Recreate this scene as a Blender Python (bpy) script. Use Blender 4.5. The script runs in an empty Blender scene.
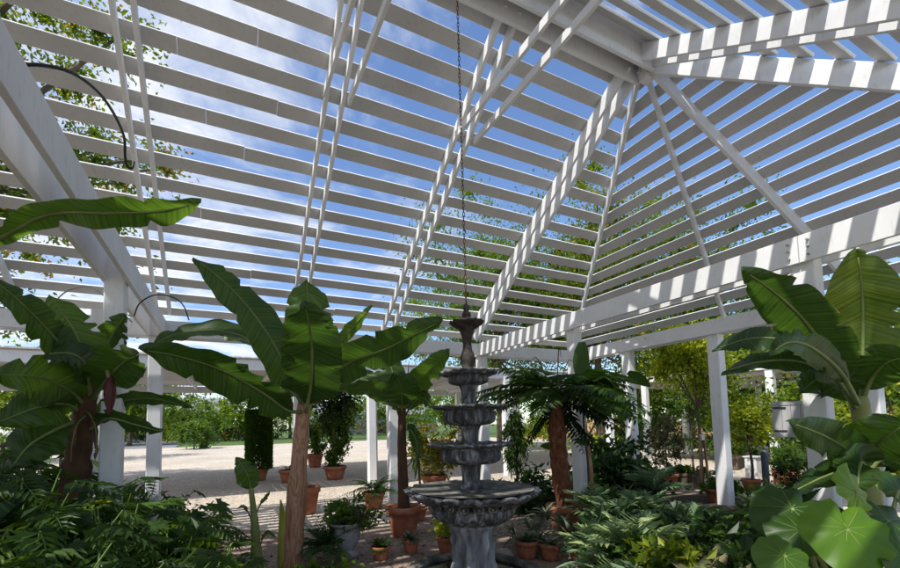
import bpy, math, random
from mathutils import Vector as V, Matrix
random.seed(7)
rnd = random.Random(11)
PI = math.pi
C = bpy.context.scene.collection
scene = bpy.context.scene

# ------------------------------------------------------------------ camera
F, CX, CY = 417.41, 420.72, 397.85          # focal length and principal point of the photograph (900 x 568)
YAW, PITCH, ROLL, EYE = 0.438896, 0.0646023, -0.0213332, 1.5
fwd = V((math.sin(YAW)*math.cos(PITCH), math.cos(YAW)*math.cos(PITCH), math.sin(PITCH)))
rgt0 = V((math.cos(YAW), -math.sin(YAW), 0)); up0 = rgt0.cross(fwd)
rgt = rgt0*math.cos(ROLL) + up0*math.sin(ROLL)
upv = -rgt0*math.sin(ROLL) + up0*math.cos(ROLL)
CAM = V((0, 0, EYE))
cd = bpy.data.cameras.new('camera'); cam = bpy.data.objects.new('camera', cd); C.objects.link(cam)
m = Matrix((rgt, upv, -fwd)).transposed().to_4x4(); m.translation = CAM
cam.matrix_world = m
cd.sensor_width = 36; cd.lens = F/900*36; cd.clip_end = 2000; cd.clip_start = 0.03
cd.shift_x = (450-CX)/900; cd.shift_y = (CY-284)/900
scene.camera = cam

def W(px, py, d):
    "world point seen at photo pixel (px,py) at depth d along the view axis"
    return CAM + (rgt*((px-CX)/F) + upv*(-(py-CY)/F) + fwd)*d
def G(px, py, z=0.0):
    "world point on the level z seen at photo pixel"
    r = W(px, py, 1) - CAM
    return CAM + r*((z-EYE)/r.z)

# ------------------------------------------------------------------ world, sun
world = bpy.data.worlds.new('World'); scene.world = world; world.use_nodes = True
nt = world.node_tree; N = nt.nodes; L = nt.links
for n in list(N): N.remove(n)
SUN = V((0.65, 0.237, -1.0)).normalized()      # direction the light travels
ts = -SUN
sky = N.new('ShaderNodeTexSky'); sky.sky_type = 'NISHITA'; sky.sun_disc = False
sky.sun_elevation = math.asin(ts.z); sky.sun_rotation = math.atan2(ts.x, ts.y)
sky.altitude = 200; sky.air_density = 1.15; sky.dust_density = 0.5; sky.ozone_density = 2.2
tc = N.new('ShaderNodeTexCoord'); sp = N.new('ShaderNodeSeparateXYZ'); L.new(tc.outputs['Generated'], sp.inputs[0])
mz = N.new('ShaderNodeMath'); mz.operation = 'MAXIMUM'; mz.inputs[1].default_value = 0.06; L.new(sp.outputs['Z'], mz.inputs[0])
dvx = N.new('ShaderNodeMath'); dvx.operation = 'DIVIDE'; L.new(sp.outputs['X'], dvx.inputs[0]); L.new(mz.outputs[0], dvx.inputs[1])
dvy = N.new('ShaderNodeMath'); dvy.operation = 'DIVIDE'; L.new(sp.outputs['Y'], dvy.inputs[0]); L.new(mz.outputs[0], dvy.inputs[1])
cb = N.new('ShaderNodeCombineXYZ'); L.new(dvx.outputs[0], cb.inputs[0]); L.new(dvy.outputs[0], cb.inputs[1])
nz = N.new('ShaderNodeTexNoise'); nz.inputs['Scale'].default_value = 1.35; nz.inputs['Detail'].default_value = 9
nz.inputs['Roughness'].default_value = 0.62; nz.inputs['Distortion'].default_value = 0.35; L.new(cb.outputs[0], nz.inputs['Vector'])
# more cloud towards the left (negative x) and low over the horizon
bias = N.new('ShaderNodeMapRange'); bias.inputs[1].default_value = -0.5; bias.inputs[2].default_value = 1.6
bias.inputs[3].default_value = 0.12; bias.inputs[4].default_value = -0.12; L.new(dvx.outputs[0], bias.inputs[0])
ad = N.new('ShaderNodeMath'); ad.operation = 'ADD'; L.new(nz.outputs[0], ad.inputs[0]); L.new(bias.outputs[0], ad.inputs[1])
cr = N.new('ShaderNodeMapRange'); cr.interpolation_type = 'SMOOTHSTEP'
cr.inputs[1].default_value = 0.45; cr.inputs[2].default_value = 0.72; L.new(ad.outputs[0], cr.inputs[0])
nz2 = N.new('ShaderNodeTexNoise'); nz2.inputs['Scale'].default_value = 3.1; nz2.inputs['Detail'].default_value = 6; L.new(cb.outputs[0], nz2.inputs['Vector'])
cc = N.new('ShaderNodeMixRGB'); cc.inputs[1].default_value = (5.4, 5.8, 6.4, 1); cc.inputs[2].default_value = (8.2, 8.2, 8.2, 1)
L.new(nz2.outputs[0], cc.inputs[0])
tint = N.new('ShaderNodeMixRGB'); tint.blend_type = 'MULTIPLY'; tint.inputs[0].default_value = 1
tint.inputs[2].default_value = (1.12, 1.22, 1.42, 1); L.new(sky.outputs[0], tint.inputs[1])
mx = N.new('ShaderNodeMixRGB'); L.new(cr.outputs[0], mx.inputs[0]); L.new(tint.outputs[0], mx.inputs[1]); L.new(cc.outputs[0], mx.inputs[2])
bg = N.new('ShaderNodeBackground'); bg.inputs['Strength'].default_value = 0.15; L.new(mx.outputs[0], bg.inputs['Color'])
wo = N.new('ShaderNodeOutputWorld'); L.new(bg.outputs[0], wo.inputs['Surface'])
sd = bpy.data.lights.new('sun', 'SUN'); sd.energy = 5.0; sd.angle = math.radians(0.5); sd.color = (1, 0.965, 0.90)
so = bpy.data.objects.new('sun', sd); C.objects.link(so); so.rotation_euler = SUN.to_track_quat('-Z', 'Y').to_euler(); so.location = (-10, -4, 18)
scene.view_settings.view_transform = 'Standard'; scene.view_settings.look = 'None'; scene.view_settings.exposure = 0
scene.cycles.max_bounces = 8; scene.cycles.diffuse_bounces = 4; scene.cycles.transparent_max_bounces = 8

# ------------------------------------------------------------------ materials
def newmat(name):
    mt = bpy.data.materials.new(name); mt.use_nodes = True
    return mt, mt.node_tree.nodes, mt.node_tree.links, mt.node_tree.nodes['Principled BSDF']
def ramp2(N, L, fac, stops):
    r = N.new('ShaderNodeValToRGB'); els = r.color_ramp.elements
    while len(els) < len(stops): els.new(0.5)
    for e, (p, c) in zip(els, stops): e.position = p; e.color = (*c, 1)
    L.new(fac, r.inputs[0]); return r.outputs[0]
def noise(N, L, scale, detail=5, rough=0.55, coord='Object', stretch=None, dist=0):
    t = N.new('ShaderNodeTexCoord'); n = N.new('ShaderNodeTexNoise'); src = t.outputs[coord]
    if stretch:
        mp = N.new('ShaderNodeMapping'); mp.inputs['Scale'].default_value = stretch; L.new(src, mp.inputs['Vector']); src = mp.outputs[0]
    L.new(src, n.inputs['Vector']); n.inputs['Scale'].default_value = scale; n.inputs['Detail'].default_value = detail
    n.inputs['Roughness'].default_value = rough; n.inputs['Distortion'].default_value = dist
    return n.outputs[0]
def bump(N, L, b, h, strength=0.3, distance=0.01):
    bn = N.new('ShaderNodeBump'); bn.inputs['Strength'].default_value = strength; bn.inputs['Distance'].default_value = distance
    L.new(h, bn.inputs['Height']); L.new(bn.outputs[0], b.inputs['Normal'])
def surf(name, stops, scale, rough=0.7, detail=6, bstr=0.3, bdist=0.01, stretch=None, dist=0, spec=0.3, coord='Object'):
    mt, N, L, b = newmat(name)
    n = noise(N, L, scale, detail, 0.6, coord, stretch, dist)
    L.new(ramp2(N, L, n, stops), b.inputs['Base Color'])
    b.inputs['Roughness'].default_value = rough; b.inputs['Specular IOR Level'].default_value = spec
    if bstr: bump(N, L, b, n, bstr, bdist)
    return mt
def leafmat(name, ca, cbr, cy=None, trans=0.3, rough=0.5, spec=0.28, vein=0, vstr=0.15):
    "leaf: per-leaf colour from the 'tint' attribute, light coming through the blade"
    mt, N, L, b = newmat(name)
    at = N.new('ShaderNodeAttribute'); at.attribute_name = 'tint'
    st = [(0.0, ca), (0.75, cbr), (1.0, cy or cbr)]
    col = ramp2(N, L, at.outputs['Fac'], st)
    n = noise(N, L, 3.0, 4)
    mxx = N.new('ShaderNodeMixRGB'); mxx.blend_type = 'MULTIPLY'; mxx.inputs[0].default_value = 0.55
    L.new(col, mxx.inputs[1]); L.new(ramp2(N, L, n, [(0.3, (0.55, 0.6, 0.5)), (0.7, (1.25, 1.2, 1.2))]), mxx.inputs[2])
    col = mxx.outputs[0]
    L.new(col, b.inputs['Base Color']); b.inputs['Roughness'].default_value = rough; b.inputs['Specular IOR Level'].default_value = spec
    tr = N.new('ShaderNodeBsdfTranslucent'); hs = N.new('ShaderNodeHueSaturation'); hs.inputs['Hue'].default_value = 0.475
    hs.inputs['Saturation'].default_value = 1.15; hs.inputs['Value'].default_value = 2.9; L.new(col, hs.inputs['Color']); L.new(hs.outputs[0], tr.inputs['Color'])
    ms = N.new('ShaderNodeMixShader'); ms.inputs[0].default_value = trans
    L.new(b.outputs[0], ms.inputs[1]); L.new(tr.outputs[0], ms.inputs[2])
    L.new(ms.outputs[0], N['Material Output'].inputs['Surface'])
    if vein:
        uv = N.new('ShaderNodeAttribute'); uv.attribute_name = 'along'
        mu = N.new('ShaderNodeMath'); mu.operation = 'MULTIPLY'; mu.inputs[1].default_value = vein; L.new(uv.outputs['Fac'], mu.inputs[0])
        sn = N.new('ShaderNodeMath'); sn.operation = 'SINE'; L.new(mu.outputs[0], sn.inputs[0])
        bump(N, L, b, sn.outputs[0], vstr, 0.004)
        m3 = N.new('ShaderNodeMath'); m3.operation = 'MULTIPLY'; m3.inputs[1].default_value = 42; L.new(uv.outputs['Fac'], m3.inputs[0])
        n1d = N.new('ShaderNodeTexNoise'); n1d.noise_dimensions = '1D'; n1d.inputs['Scale'].default_value = 1; n1d.inputs['Detail'].default_value = 5; L.new(m3.outputs[0], n1d.inputs['W'])
        st_ = N.new('ShaderNodeMixRGB'); st_.blend_type = 'MULTIPLY'; st_.inputs[0].default_value = 0.8; L.new(col, st_.inputs[1])
        L.new(ramp2(N, L, n1d.outputs[0], [(0.33, (0.55, 0.62, 0.6)), (0.52, (1.0, 1.0, 1.0)), (0.68, (1.45, 1.3, 1.15))]), st_.inputs[2]); col = st_.outputs[0]
        ed = N.new('ShaderNodeAttribute'); ed.attribute_name = 'edge'
        nn_ = noise(N, L, 7.0, 5, 0.7)
        aa = N.new('ShaderNodeMath'); aa.operation = 'MULTIPLY_ADD'; L.new(nn_, aa.inputs[0]); aa.inputs[1].default_value = 0.55; L.new(ed.outputs['Fac'], aa.inputs[2])
        mr = N.new('ShaderNodeMapRange'); mr.inputs[1].default_value = 1.30; mr.inputs[2].default_value = 1.38; L.new(aa.outputs[0], mr.inputs[0])
        me_ = N.new('ShaderNodeMixRGB'); L.new(mr.outputs[0], me_.inputs[0]); L.new(col, me_.inputs[1]); me_.inputs[2].default_value = (0.22, 0.15, 0.06, 1)
        L.new(me_.outputs[0], b.inputs['Base Color']); L.new(me_.outputs[0], hs.inputs['Color'])
    return mt

def paint(name, base, dirt):
    mt, N, L, b = newmat(name)
    n1 = noise(N, L, 1.1, 6); n2 = noise(N, L, 26, 5, 0.65, 'Object', (1, 1, 0.25))
    c1 = ramp2(N, L, n1, [(0.3, tuple(x*0.84 for x in base)), (0.65, base)])
    mxx = N.new('ShaderNodeMixRGB'); mxx.blend_type = 'MIX'
    fac = ramp2(N, L, n2, [(0.55, (0, 0, 0)), (0.78, (0.6, 0.6, 0.6))])
    L.new(fac, mxx.inputs[0]); L.new(c1, mxx.inputs[1]); mxx.inputs[2].default_value = (*dirt, 1)
    L.new(mxx.outputs[0], b.inputs['Base Color']); b.inputs['Roughness'].default_value = 0.62; b.inputs['Specular IOR Level'].default_value = 0.25
    bump(N, L, b, n2, 0.15, 0.003)
    return mt
M = {}
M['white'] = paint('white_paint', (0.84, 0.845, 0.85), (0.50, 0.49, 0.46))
M['slat'] = paint('shaded_slat_paint', (0.60, 0.595, 0.585), (0.34, 0.32, 0.29))  # white slats with the shade of their undersides put into the tone
M['grey_wood'] = surf('grey_wood', [(0.3, (0.30, 0.30, 0.30)), (0.7, (0.48, 0.48, 0.47))], 9, stretch=(1, 1, 0.12))
M['terracotta'] = surf('terracotta', [(0.3, (0.26, 0.085, 0.042)), (0.55, (0.40, 0.145, 0.075)), (0.75, (0.46, 0.25, 0.17))], 5, 0.8)
M['soil'] = surf('potting_soil', [(0.3, (0.03, 0.02, 0.014)), (0.7, (0.09, 0.06, 0.04))], 40, 0.95, bstr=0.8)
M['steel'] = surf('rusty_steel', [(0.35, (0.05, 0.035, 0.03)), (0.7, (0.16, 0.07, 0.035))], 30, 0.6)
M['cable'] = surf('black_cable', [(0.3, (0.012, 0.012, 0.014)), (0.7, (0.03, 0.03, 0.03))], 10, 0.45)
M['greycable'] = surf('grey_cable', [(0.3, (0.30, 0.30, 0.30)), (0.7, (0.40, 0.40, 0.40))], 10, 0.5)

# ------------------------------------------------------------------ object helpers
def tag(o, label=None, cat=None, group=None, kind=None):
    if label: o['label'] = label
    if cat: o['category'] = cat
    if group: o['group'] = group
    if kind: o['kind'] = kind
    return o
def thing(name, label, cat, loc=(0, 0, 0), group=None, rz=0):
    o = bpy.data.objects.new(name, None); C.objects.link(o); o.location = loc; o.rotation_euler.z = rz
    o.empty_display_size = 0.1
    return tag(o, label, cat, group)
def copy_tree(o, parent=None):
    c = o.copy(); C.objects.link(c); c.parent = parent
    for ch in list(o.children): copy_tree(ch, c)
    return c

class MB:
    "collects faces for ONE mesh object"
    def __init__(s): s.v = []; s.f = []; s.t = []; s.a = []; s.mi = []; s.e = []; s.cur = 0.5; s.m = 0; s.smooth = False
    def add(s, vs, fs, tint=None, along=None):
        o = len(s.v); s.v += [tuple(v) for v in vs]; s.f += [tuple(i+o for i in f) for f in fs]
        t = s.cur if tint is None else tint
        s.t += [t]*len(vs); s.a += (along if along else [0.0]*len(vs)); s.mi += [s.m]*len(fs)
    def box(s, c, size, rot=None, tint=None):
        x, y, z = (d/2 for d in size); c = V(c)
        vs = [V((a, b, d)) for a in (-x, x) for b in (-y, y) for d in (-z, z)]
        if rot is not None: vs = [rot @ v for v in vs]
        s.add([c+v for v in vs], [(0, 1, 3, 2), (4, 6, 7, 5), (0, 4, 5, 1), (2, 3, 7, 6), (0, 2, 6, 4), (1, 5, 7, 3)], tint)
    def beam(s, p, q, w, h, up=V((0, 0, 1)), tint=None, ch=0.0):
        "board from p to q; p,q on its centre line; w across, h along up"
        p = V(p); q = V(q); d = (q-p).normalized(); sd_ = d.cross(up).normalized(); u = sd_.cross(d).normalized()
        c = min(w, h)*ch
        if c > 0:
            pr = [(-w/2+c, -h/2), (w/2-c, -h/2), (w/2, -h/2+c), (w/2, h/2-c), (w/2-c, h/2), (-w/2+c, h/2), (-w/2, h/2-c), (-w/2, -h/2+c)]
        else: pr = [(-w/2, -h/2), (w/2, -h/2), (w/2, h/2), (-w/2, h/2)]
        n = len(pr); vs = [e + sd_*a + u*b for e in (p, q) for a, b in pr]
        fs = [(i, (i+1) % n, n+(i+1) % n, n+i) for i in range(n)] + [tuple(range(n-1, -1, -1)), tuple(range(n, 2*n))]
        s.add(vs, fs, tint)
    def tube(s, pts, rad, n=8, tint=None, cap=True):
        pts = [V(p) for p in pts]; k = len(pts)
        if not hasattr(rad, '__len__'): rad = [rad]*k
        vs = []; ref = None
        for i, p in enumerate(pts):
            d = (pts[min(i+1, k-1)] - pts[max(i-1, 0)]).normalized()
            if ref is None: ref = d.orthogonal().normalized()
            ref = (ref - d*ref.dot(d)); ref = ref.normalized() if ref.length > 1e-6 else d.orthogonal().normalized()
            b = d.cross(ref)
            vs += [p + (ref*math.cos(2*PI*j/n) + b*math.sin(2*PI*j/n))*rad[i] for j in range(n)]
        fs = [(i*n+j, i*n+(j+1) % n, (i+1)*n+(j+1) % n, (i+1)*n+j) for i in range(k-1) for j in range(n)]
        if cap: fs += [tuple(range(n-1, -1, -1)), tuple((k-1)*n+j for j in range(n))]
        s.add(vs, fs, tint)
    def lathe(s, prof, n=32, c=(0, 0, 0), mod=None, tint=None):
        "prof: (r,z) list; mod(i, angle, r, z) -> (r,z)"
        c = V(c); vs = []
        for i, (r, z) in enumerate(prof):
            for j in range(n):
                a = 2*PI*j/n; rr, zz = mod(i, a, r, z) if mod else (r, z)
                vs.append(c + V((rr*math.cos(a), rr*math.sin(a), zz)))
        k = len(prof)
        fs = [(i*n+j, i*n+(j+1) % n, (i+1)*n+(j+1) % n, (i+1)*n+j) for i in range(k-1) for j in range(n)]
        s.add(vs, fs, tint)
    def build(s, name, mat, parent=None, smooth=False, sub=0):
        me = bpy.data.meshes.new(name); me.from_pydata(s.v, [], s.f)
        for mm in (mat if isinstance(mat, (list, tuple)) else [mat]): me.materials.append(mm)
        at = me.attributes.new('tint', 'FLOAT', 'POINT'); at.data.foreach_set('value', s.t)
        if any(s.a): al = me.attributes.new('along', 'FLOAT', 'POINT'); al.data.foreach_set('value', s.a)
        if s.e: ae = me.attributes.new('edge', 'FLOAT', 'POINT'); ae.data.foreach_set('value', s.e)
        if any(s.mi): me.polygons.foreach_set('material_index', s.mi)
        if smooth: me.polygons.foreach_set('use_smooth', [True]*len(me.polygons))
        me.update()
        o = bpy.data.objects.new(name, me); C.objects.link(o)
        if parent is not None:
            o.parent = parent
        if sub:
            md = o.modifiers.new('sub', 'SUBSURF'); md.levels = sub; md.render_levels = sub
        return o
    def shift(s, d):
        d = V(d); s.v = [tuple(V(v)-d) for v in s.v]; return s
def struct(name, mb, mat, smooth=False):
    return tag(mb.build(name, mat, None, smooth), kind='structure')
# ------------------------------------------------------------------ ground
def plane(name, x0, x1, y0, y1, z, mat, nx=1, ny=1):
    mb = MB()
    vs = [(x0+(x1-x0)*i/nx, y0+(y1-y0)*j/ny, z) for j in range(ny+1) for i in range(nx+1)]
    fs = [(j*(nx+1)+i, j*(nx+1)+i+1, (j+1)*(nx+1)+i+1, (j+1)*(nx+1)+i) for j in range(ny) for i in range(nx)]
    mb.add(vs, fs); return struct(name, mb, mat)
def blob(name, pts, z, mat):
    mb = MB(); mb.add([(x, y, z) for x, y in pts], [tuple(range(len(pts)))]); return struct(name, mb, mat)
def gravel(name, stops, big, small):
    mt, N, L, b = newmat(name)
    a = noise(N, L, big, 6); c = noise(N, L, small, 3, 0.7)
    v = N.new('ShaderNodeTexVoronoi'); v.inputs['Scale'].default_value = small*0.8
    t = N.new('ShaderNodeTexCoord'); L.new(t.outputs['Object'], v.inputs['Vector'])
    col = ramp2(N, L, a, stops)
    mxx = N.new('ShaderNodeMixRGB'); mxx.blend_type = 'MULTIPLY'; mxx.inputs[0].default_value = 0.8
    L.new(col, mxx.inputs[1]); L.new(ramp2(N, L, v.outputs['Color'], [(0.2, (0.55, 0.53, 0.5)), (0.8, (1.2, 1.18, 1.15))]), mxx.inputs[2])
    L.new(mxx.outputs[0], b.inputs['Base Color']); b.inputs['Roughness'].default_value = 0.9
    bump(N, L, b, v.outputs['Distance'], 0.6, 0.012)
    return mt
M['courtyard'] = gravel('courtyard_gravel', [(0.3, (0.50, 0.43, 0.35)), (0.7, (0.66, 0.58, 0.49))], 0.35, 34)
M['bed'] = gravel('pink_gravel', [(0.3, (0.20, 0.145, 0.115)), (0.7, (0.36, 0.27, 0.22))], 1.6, 42)
M['lawn'] = surf('lawn', [(0.3, (0.045, 0.085, 0.02)), (0.7, (0.11, 0.17, 0.04))], 1.4, 0.95, bstr=0.5, bdist=0.05)
M['asphalt'] = surf('asphalt', [(0.3, (0.16, 0.16, 0.17)), (0.7, (0.26, 0.26, 0.27))], 8, 0.9)
M['earth'] = surf('bare_earth', [(0.3, (0.25, 0.14, 0.075)), (0.7, (0.38, 0.23, 0.13))], 0.5, 0.95)
plane('ground', -400, 400, -200, 700, -0.012, M['lawn'])
plane('courtyard', -40, 26, -14, 42, -0.006, M['courtyard'])
plane('road', -18, -4.0, 42, 120, -0.005, M['asphalt'])
blob('gravel_bed', [(-6, -3), (9, -3), (9, 3), (8.6, 6.2), (7.0, 8.1), (4.8, 8.4), (3.4, 7.3), (2.4, 6.0), (1.2, 6.1), (0.2, 6.9), (-1.2, 7.4), (-3.0, 8.3), (-6, 8.4)], 0.0, M['bed'])

M['humus'] = gravel('dark_humus', [(0.3, (0.025, 0.018, 0.012)), (0.7, (0.07, 0.05, 0.032))], 2.2, 38)  # dark soil sheets, added to deepen the shadows under the bed plants
blob('planting_soil', [(-6, -2), (0.25, 0.5), (0.45, 3.2), (0.3, 5.0), (-0.1, 6.2), (-1.4, 7.3), (-3, 8.1), (-6, 8.2)], 0.006, M['humus'])
blob('planting_soil', [(3.3, 0.2), (8.5, -1.5), (8.7, 4.8), (7.4, 6.6), (5.4, 6.9), (4.6, 5.2), (4.1, 4.0), (3.5, 2.9)], 0.006, M['humus'])
# ------------------------------------------------------------------ lath house
YC, AX = 3.51, 5.05                       # ridge line, hip apex
ZR, SL, SE = 6.48, 0.68, 1.0              # underside of the slats on the ridge line, side and end pitch
YE = 7.75; YN = 2*YC-YE; XE = AX+(YE-YC)*SL/SE
XW = -7.0                                  # west apex, its hip runs down outside the frame
XWE = XW-(YE-YC)*SL/SE
house = thing('lath_house', 'large white lath house with a hipped roof of spaced slats on white posts', 'lath house', (0, 0, 0))
SW, ST, DY = 0.164, 0.028, 0.2585
LOW = 0.36                                  # the slats run on past the outer plates
def zs(y): return ZR - SL*abs(y-YC)
SIDES = [0, 1, 1, 1, 1, 1, 1, 1, 1, 1]          # underside shade put into its darker colour, white edges and top
def side_slats(sg):
    mb = MB(); n = V((0, sg*SL, 1)).normalized(); dn = V((0, sg, -SL)).normalized()
    k = -1
    while True:
        dy = (4.005-YC) + DY*k; k += 1
        if dy > YE-YC+LOW: break
        if dy < 0.2: continue
        y = YC + sg*dy; hx = dy*SL/SE
        c0 = V((0, y, zs(y))) + dn*SW/2 + n*ST/2
        x = XW-hx+0.05; xe = AX+hx+0.06*SL
        while x < xe-0.01:
            L_ = rnd.choice((3.05, 3.66, 4.27)); x2 = min(x+L_, xe)
            if xe-x2 < 0.5: x2 = xe
            j1 = rnd.gauss(0, 0.006); j2 = rnd.gauss(0, 0.006); z1 = abs(rnd.gauss(0, 0.003)); z2 = abs(rnd.gauss(0, 0.003))
            sag = []
            p = c0 + V((x, 0, 0)) + dn*j1 + n*z1; q = c0 + V((x2-0.004, 0, 0)) + dn*j2 + n*z2
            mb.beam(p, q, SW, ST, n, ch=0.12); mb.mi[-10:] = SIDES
            x = x2
    return mb
def end_slats(sx, xa):
    mb = MB(); n = V((sx*SE, 0, 1)).normalized(); dn = V((sx, 0, -SE)).normalized(); k = -1
    while True:
        dz = ((4.005-YC) + DY*k)*SL; k += 1
        dx = dz/SE
        if dx > XE-AX+LOW*SL: break
        if dz < 0.15: continue
        x = xa + sx*dx; hy = dx*SE/SL
        c0 = V((x, 0, ZR-dz)) + dn*SW/2 + n*ST/2
        j1 = rnd.gauss(0, 0.005); j2 = rnd.gauss(0, 0.005)
        half = hy + 0.03
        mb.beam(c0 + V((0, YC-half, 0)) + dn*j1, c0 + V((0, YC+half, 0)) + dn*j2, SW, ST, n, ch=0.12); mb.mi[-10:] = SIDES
    return mb
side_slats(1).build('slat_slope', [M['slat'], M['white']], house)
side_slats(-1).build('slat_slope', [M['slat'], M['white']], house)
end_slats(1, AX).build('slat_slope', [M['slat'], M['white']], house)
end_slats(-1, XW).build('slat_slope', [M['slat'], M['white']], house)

W_ = M['white']
def part(name, mb, mat=None, parent=house): return mb.build(name, mat or W_, parent)
def one(name, p, q, w, h, up=V((0, 0, 1)), parent=house, mat=None):
    mb = MB(); mb.beam(p, q, w, h, up, ch=0.08); return part(name, mb, mat, parent)
nF = V((0, SL, 1)).normalized(); nN = V((0, -SL, 1)).normalized()
def rafter(x, sg, d, y0=0.16, w=0.045, x_top=None):
    n = nF if sg > 0 else nN; off = -n*(d/2+0.002)
    a = YC+sg*y0; b = YC+sg*(YE-YC+0.16)
    return one('rafter', V((x if x_top is None else x_top, a, zs(a)))+off, V((x, b, zs(b)))+off, w, d, n)
pairs = [(-1.02, -0.84, 0.12), (1.08, 1.285, 0.12), (2.87, 3.075, 0.14), (AX-0.18, AX+0.02, 0.20), (-2.95, -2.75, 0.12), (-4.95, -4.75, 0.12), (-7.1, -6.9, 0.2)]
for xa, xb, d in pairs:
    for x in (xa, xb):
        rafter(x, 1, d); rafter(x, -1, d)
# collar ties on the two middle trusses
for xa, xb, zc in ((1.08, 1.285, 5.43), (2.87, 3.075, 5.43), (-2.95, -2.75, 5.43), (-4.95, -4.75, 5.43)):
    dy = (ZR-0.24-zc)/SL
    for x, s in ((xa, -1), (xb, 1)):
        xx = x + s*0.046
        one('collar_tie', (xx, YC-dy, zc), (xx, YC+dy, zc), 0.04, 0.10)
# ridge: two planks and a flat cap, short blocking under it
for s in (-1, 1):
    one('ridge_beam', (XW, YC+s*0.115, ZR-0.235), (AX+0.05, YC+s*0.115, ZR-0.235), 0.045, 0.30)
    n = nF if s > 0 else nN; dn = V((0, s, -SL)).normalized()
    c = V((0, YC, ZR)) + dn*0.19 + n*0.03
    one('ridge_cap', c+V((XW, 0, 0)), c+V((AX, 0, 0)), 0.36, 0.022, n)
one('ridge_soffit', (XW, YC, ZR-0.10), (AX, YC, ZR-0.10), 0.18, 0.03)
one('apex_block', (AX+0.06, YC, ZR-0.42), (AX+0.06, YC, ZR-0.02), 0.16, 0.11, V((0, 1, 0)))
# hips and the fan of end rafters
apx = V((AX+0.02, YC, ZR-0.13))
def hip(xa, sx, sg, d=0.24):
    q = V((xa+sx*(XE-AX), YC+sg*(YE-YC), zs(YE))); p = V((xa+sx*0.05, YC+sg*0.05, ZR-0.05))
    dr = (q-p).normalized(); u = dr.cross(V((-dr.y, dr.x, 0))).normalized(); u = u if u.z > 0 else -u
    q2 = q + dr*0.12
    one('hip_rafter', p-u*(d/2+0.005), q2-u*(d/2+0.005), 0.05, d, u)
hip(AX, 1, 1, 0.15); hip(AX, 1, -1, 0.27); hip(XW, -1, 1); hip(XW, -1, -1)
nE = V((SE, 0, 1)).normalized()
for s, d, w in ((0.305, 0.09, 0.045), (-0.315, 0.20, 0.045)):
    p = V((AX+0.06, YC+0.06*s, ZR-0.06*SE)); q = V((XE+0.25, YC+s*(XE-AX), ZR-(XE-AX+0.25)*SE))
    one('end_rafter', p-nE*(d/2+0.003), q-nE*(d/2+0.003), w, d, nE)
# ties of double planks, spliced over the inner posts
TB, TT = 2.98, 3.245
PL = (TT-TB)
def tie(xl, xr, ex=0.0):
    for x in (xl, xr):
        e_ = ex if x == xl else 0.0
        for y0, y1 in ((YN, 2.0-0.004), (2.0+0.004, YE+0.06)):
            one('tie_beam', (x, y0, (TB+TT+e_)/2), (x, y1, (TB+TT+e_)/2), 0.042, PL+e_)
tie(5.02, 5.255); tie(-1.09, -0.886, 0.035)
tie(-7.1, -6.87)
# bolt heads at the splice
for dy in (-0.075, 0.075):
    for dz in (0.06, 0.13, 0.20):
        mb = MB(); mb.tube([(4.975, 2.0+dy, TB+dz), (4.999, 2.0+dy, TB+dz)], 0.011, 8); part('bolt', mb, M['grey_wood'])
# posts
def post(x, y, top=TT, w=0.19, name='post'):
    mb = MB(); mb.beam((x, y, -0.02), (x, y, top), w, w, V((0, 1, 0)), ch=0.06); return part(name, mb)
for x in (5.137, -1.003, -6.985):
    for y in (2.0, 5.02): post(x, y, w=0.172)
for x in (5.137, -1.003, -3.0, -5.0, 1.2, 3.0): post(x, YE-0.02, TB)
for x in (5.137, -3.0, -5.0, 1.2, 3.0): post(x, YN+0.02, TB)
post(-1.40, 6.2, TB, 0.14); post(XE-0.05, 4.42, TB); post(XE-0.05, 2.5, TB); post(XE-0.05, YE-0.05, TB); post(XE-0.05, YN+0.05, TB); post(XE-0.05, 6.2, TB); post(XE-0.05, 0.9, TB)
# eave plates on the outer posts
for y in (YE, YN):
    for s in (-1, 1):
        one('eave_plate', (XWE, y+s*0.118, (TB+TT)/2), (XE, y+s*0.118, (TB+TT)/2), 0.042, PL-0.01)
for x in (XE, XWE):
    for s in (-1, 1):
        one('eave_plate', (x+s*0.118-0.05, YN+0.16, (TB+TT)/2), (x+s*0.118-0.05, YE-0.16, (TB+TT)/2), 0.042, PL-0.006)
# ------------------------------------------------------------------ plant tools
def bez(ps, t):
    ps = [V(p) for p in ps]
    while len(ps) > 1: ps = [a.lerp(b, t) for a, b in zip(ps, ps[1:])]
    return ps[0]
def crom(ps, n):
    "smooth curve through the points"
    ps = [V(p) for p in ps]; P = [ps[0]*2-ps[1]] + ps + [ps[-1]*2-ps[-2]]; out = []
    k = len(ps)-1
    for i in range(n+1):
        t = i/n*k; j = min(int(t), k-1); u = t-j; a, b, c, d = P[j:j+4]
        out.append(((b*2) + (c-a)*u + (a*2-b*5+c*4-d)*u*u + (b*3-a-c*3+d)*u**3)*0.5)
    return out
def rv(): return V((rnd.gauss(0, 1), rnd.gauss(0, 1), rnd.gauss(0, 1))).normalized()
def leaf(mb, b, d, nrm, ln, wd, tint, fold=0.25, curl=0.0):
    "small leaf, two folded halves"
    d = d.normalized(); s = d.cross(nrm)
    if s.length < 1e-4: s = d.orthogonal()
    s.normalize(); n = s.cross(d)
    m_ = b + d*ln*0.45 + n*curl*ln*0.1; t_ = b + d*ln - n*curl*ln
    l = m_ + s*wd/2 + n*wd*fold; r = m_ - s*wd/2 + n*wd*fold
    mb.add([b, r, t_, l, m_], [(0, 1, 4), (1, 2, 4), (2, 3, 4), (3, 0, 4)] if fold > 0.3 else [(0, 1, 2), (0, 2, 3)], tint)
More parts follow.
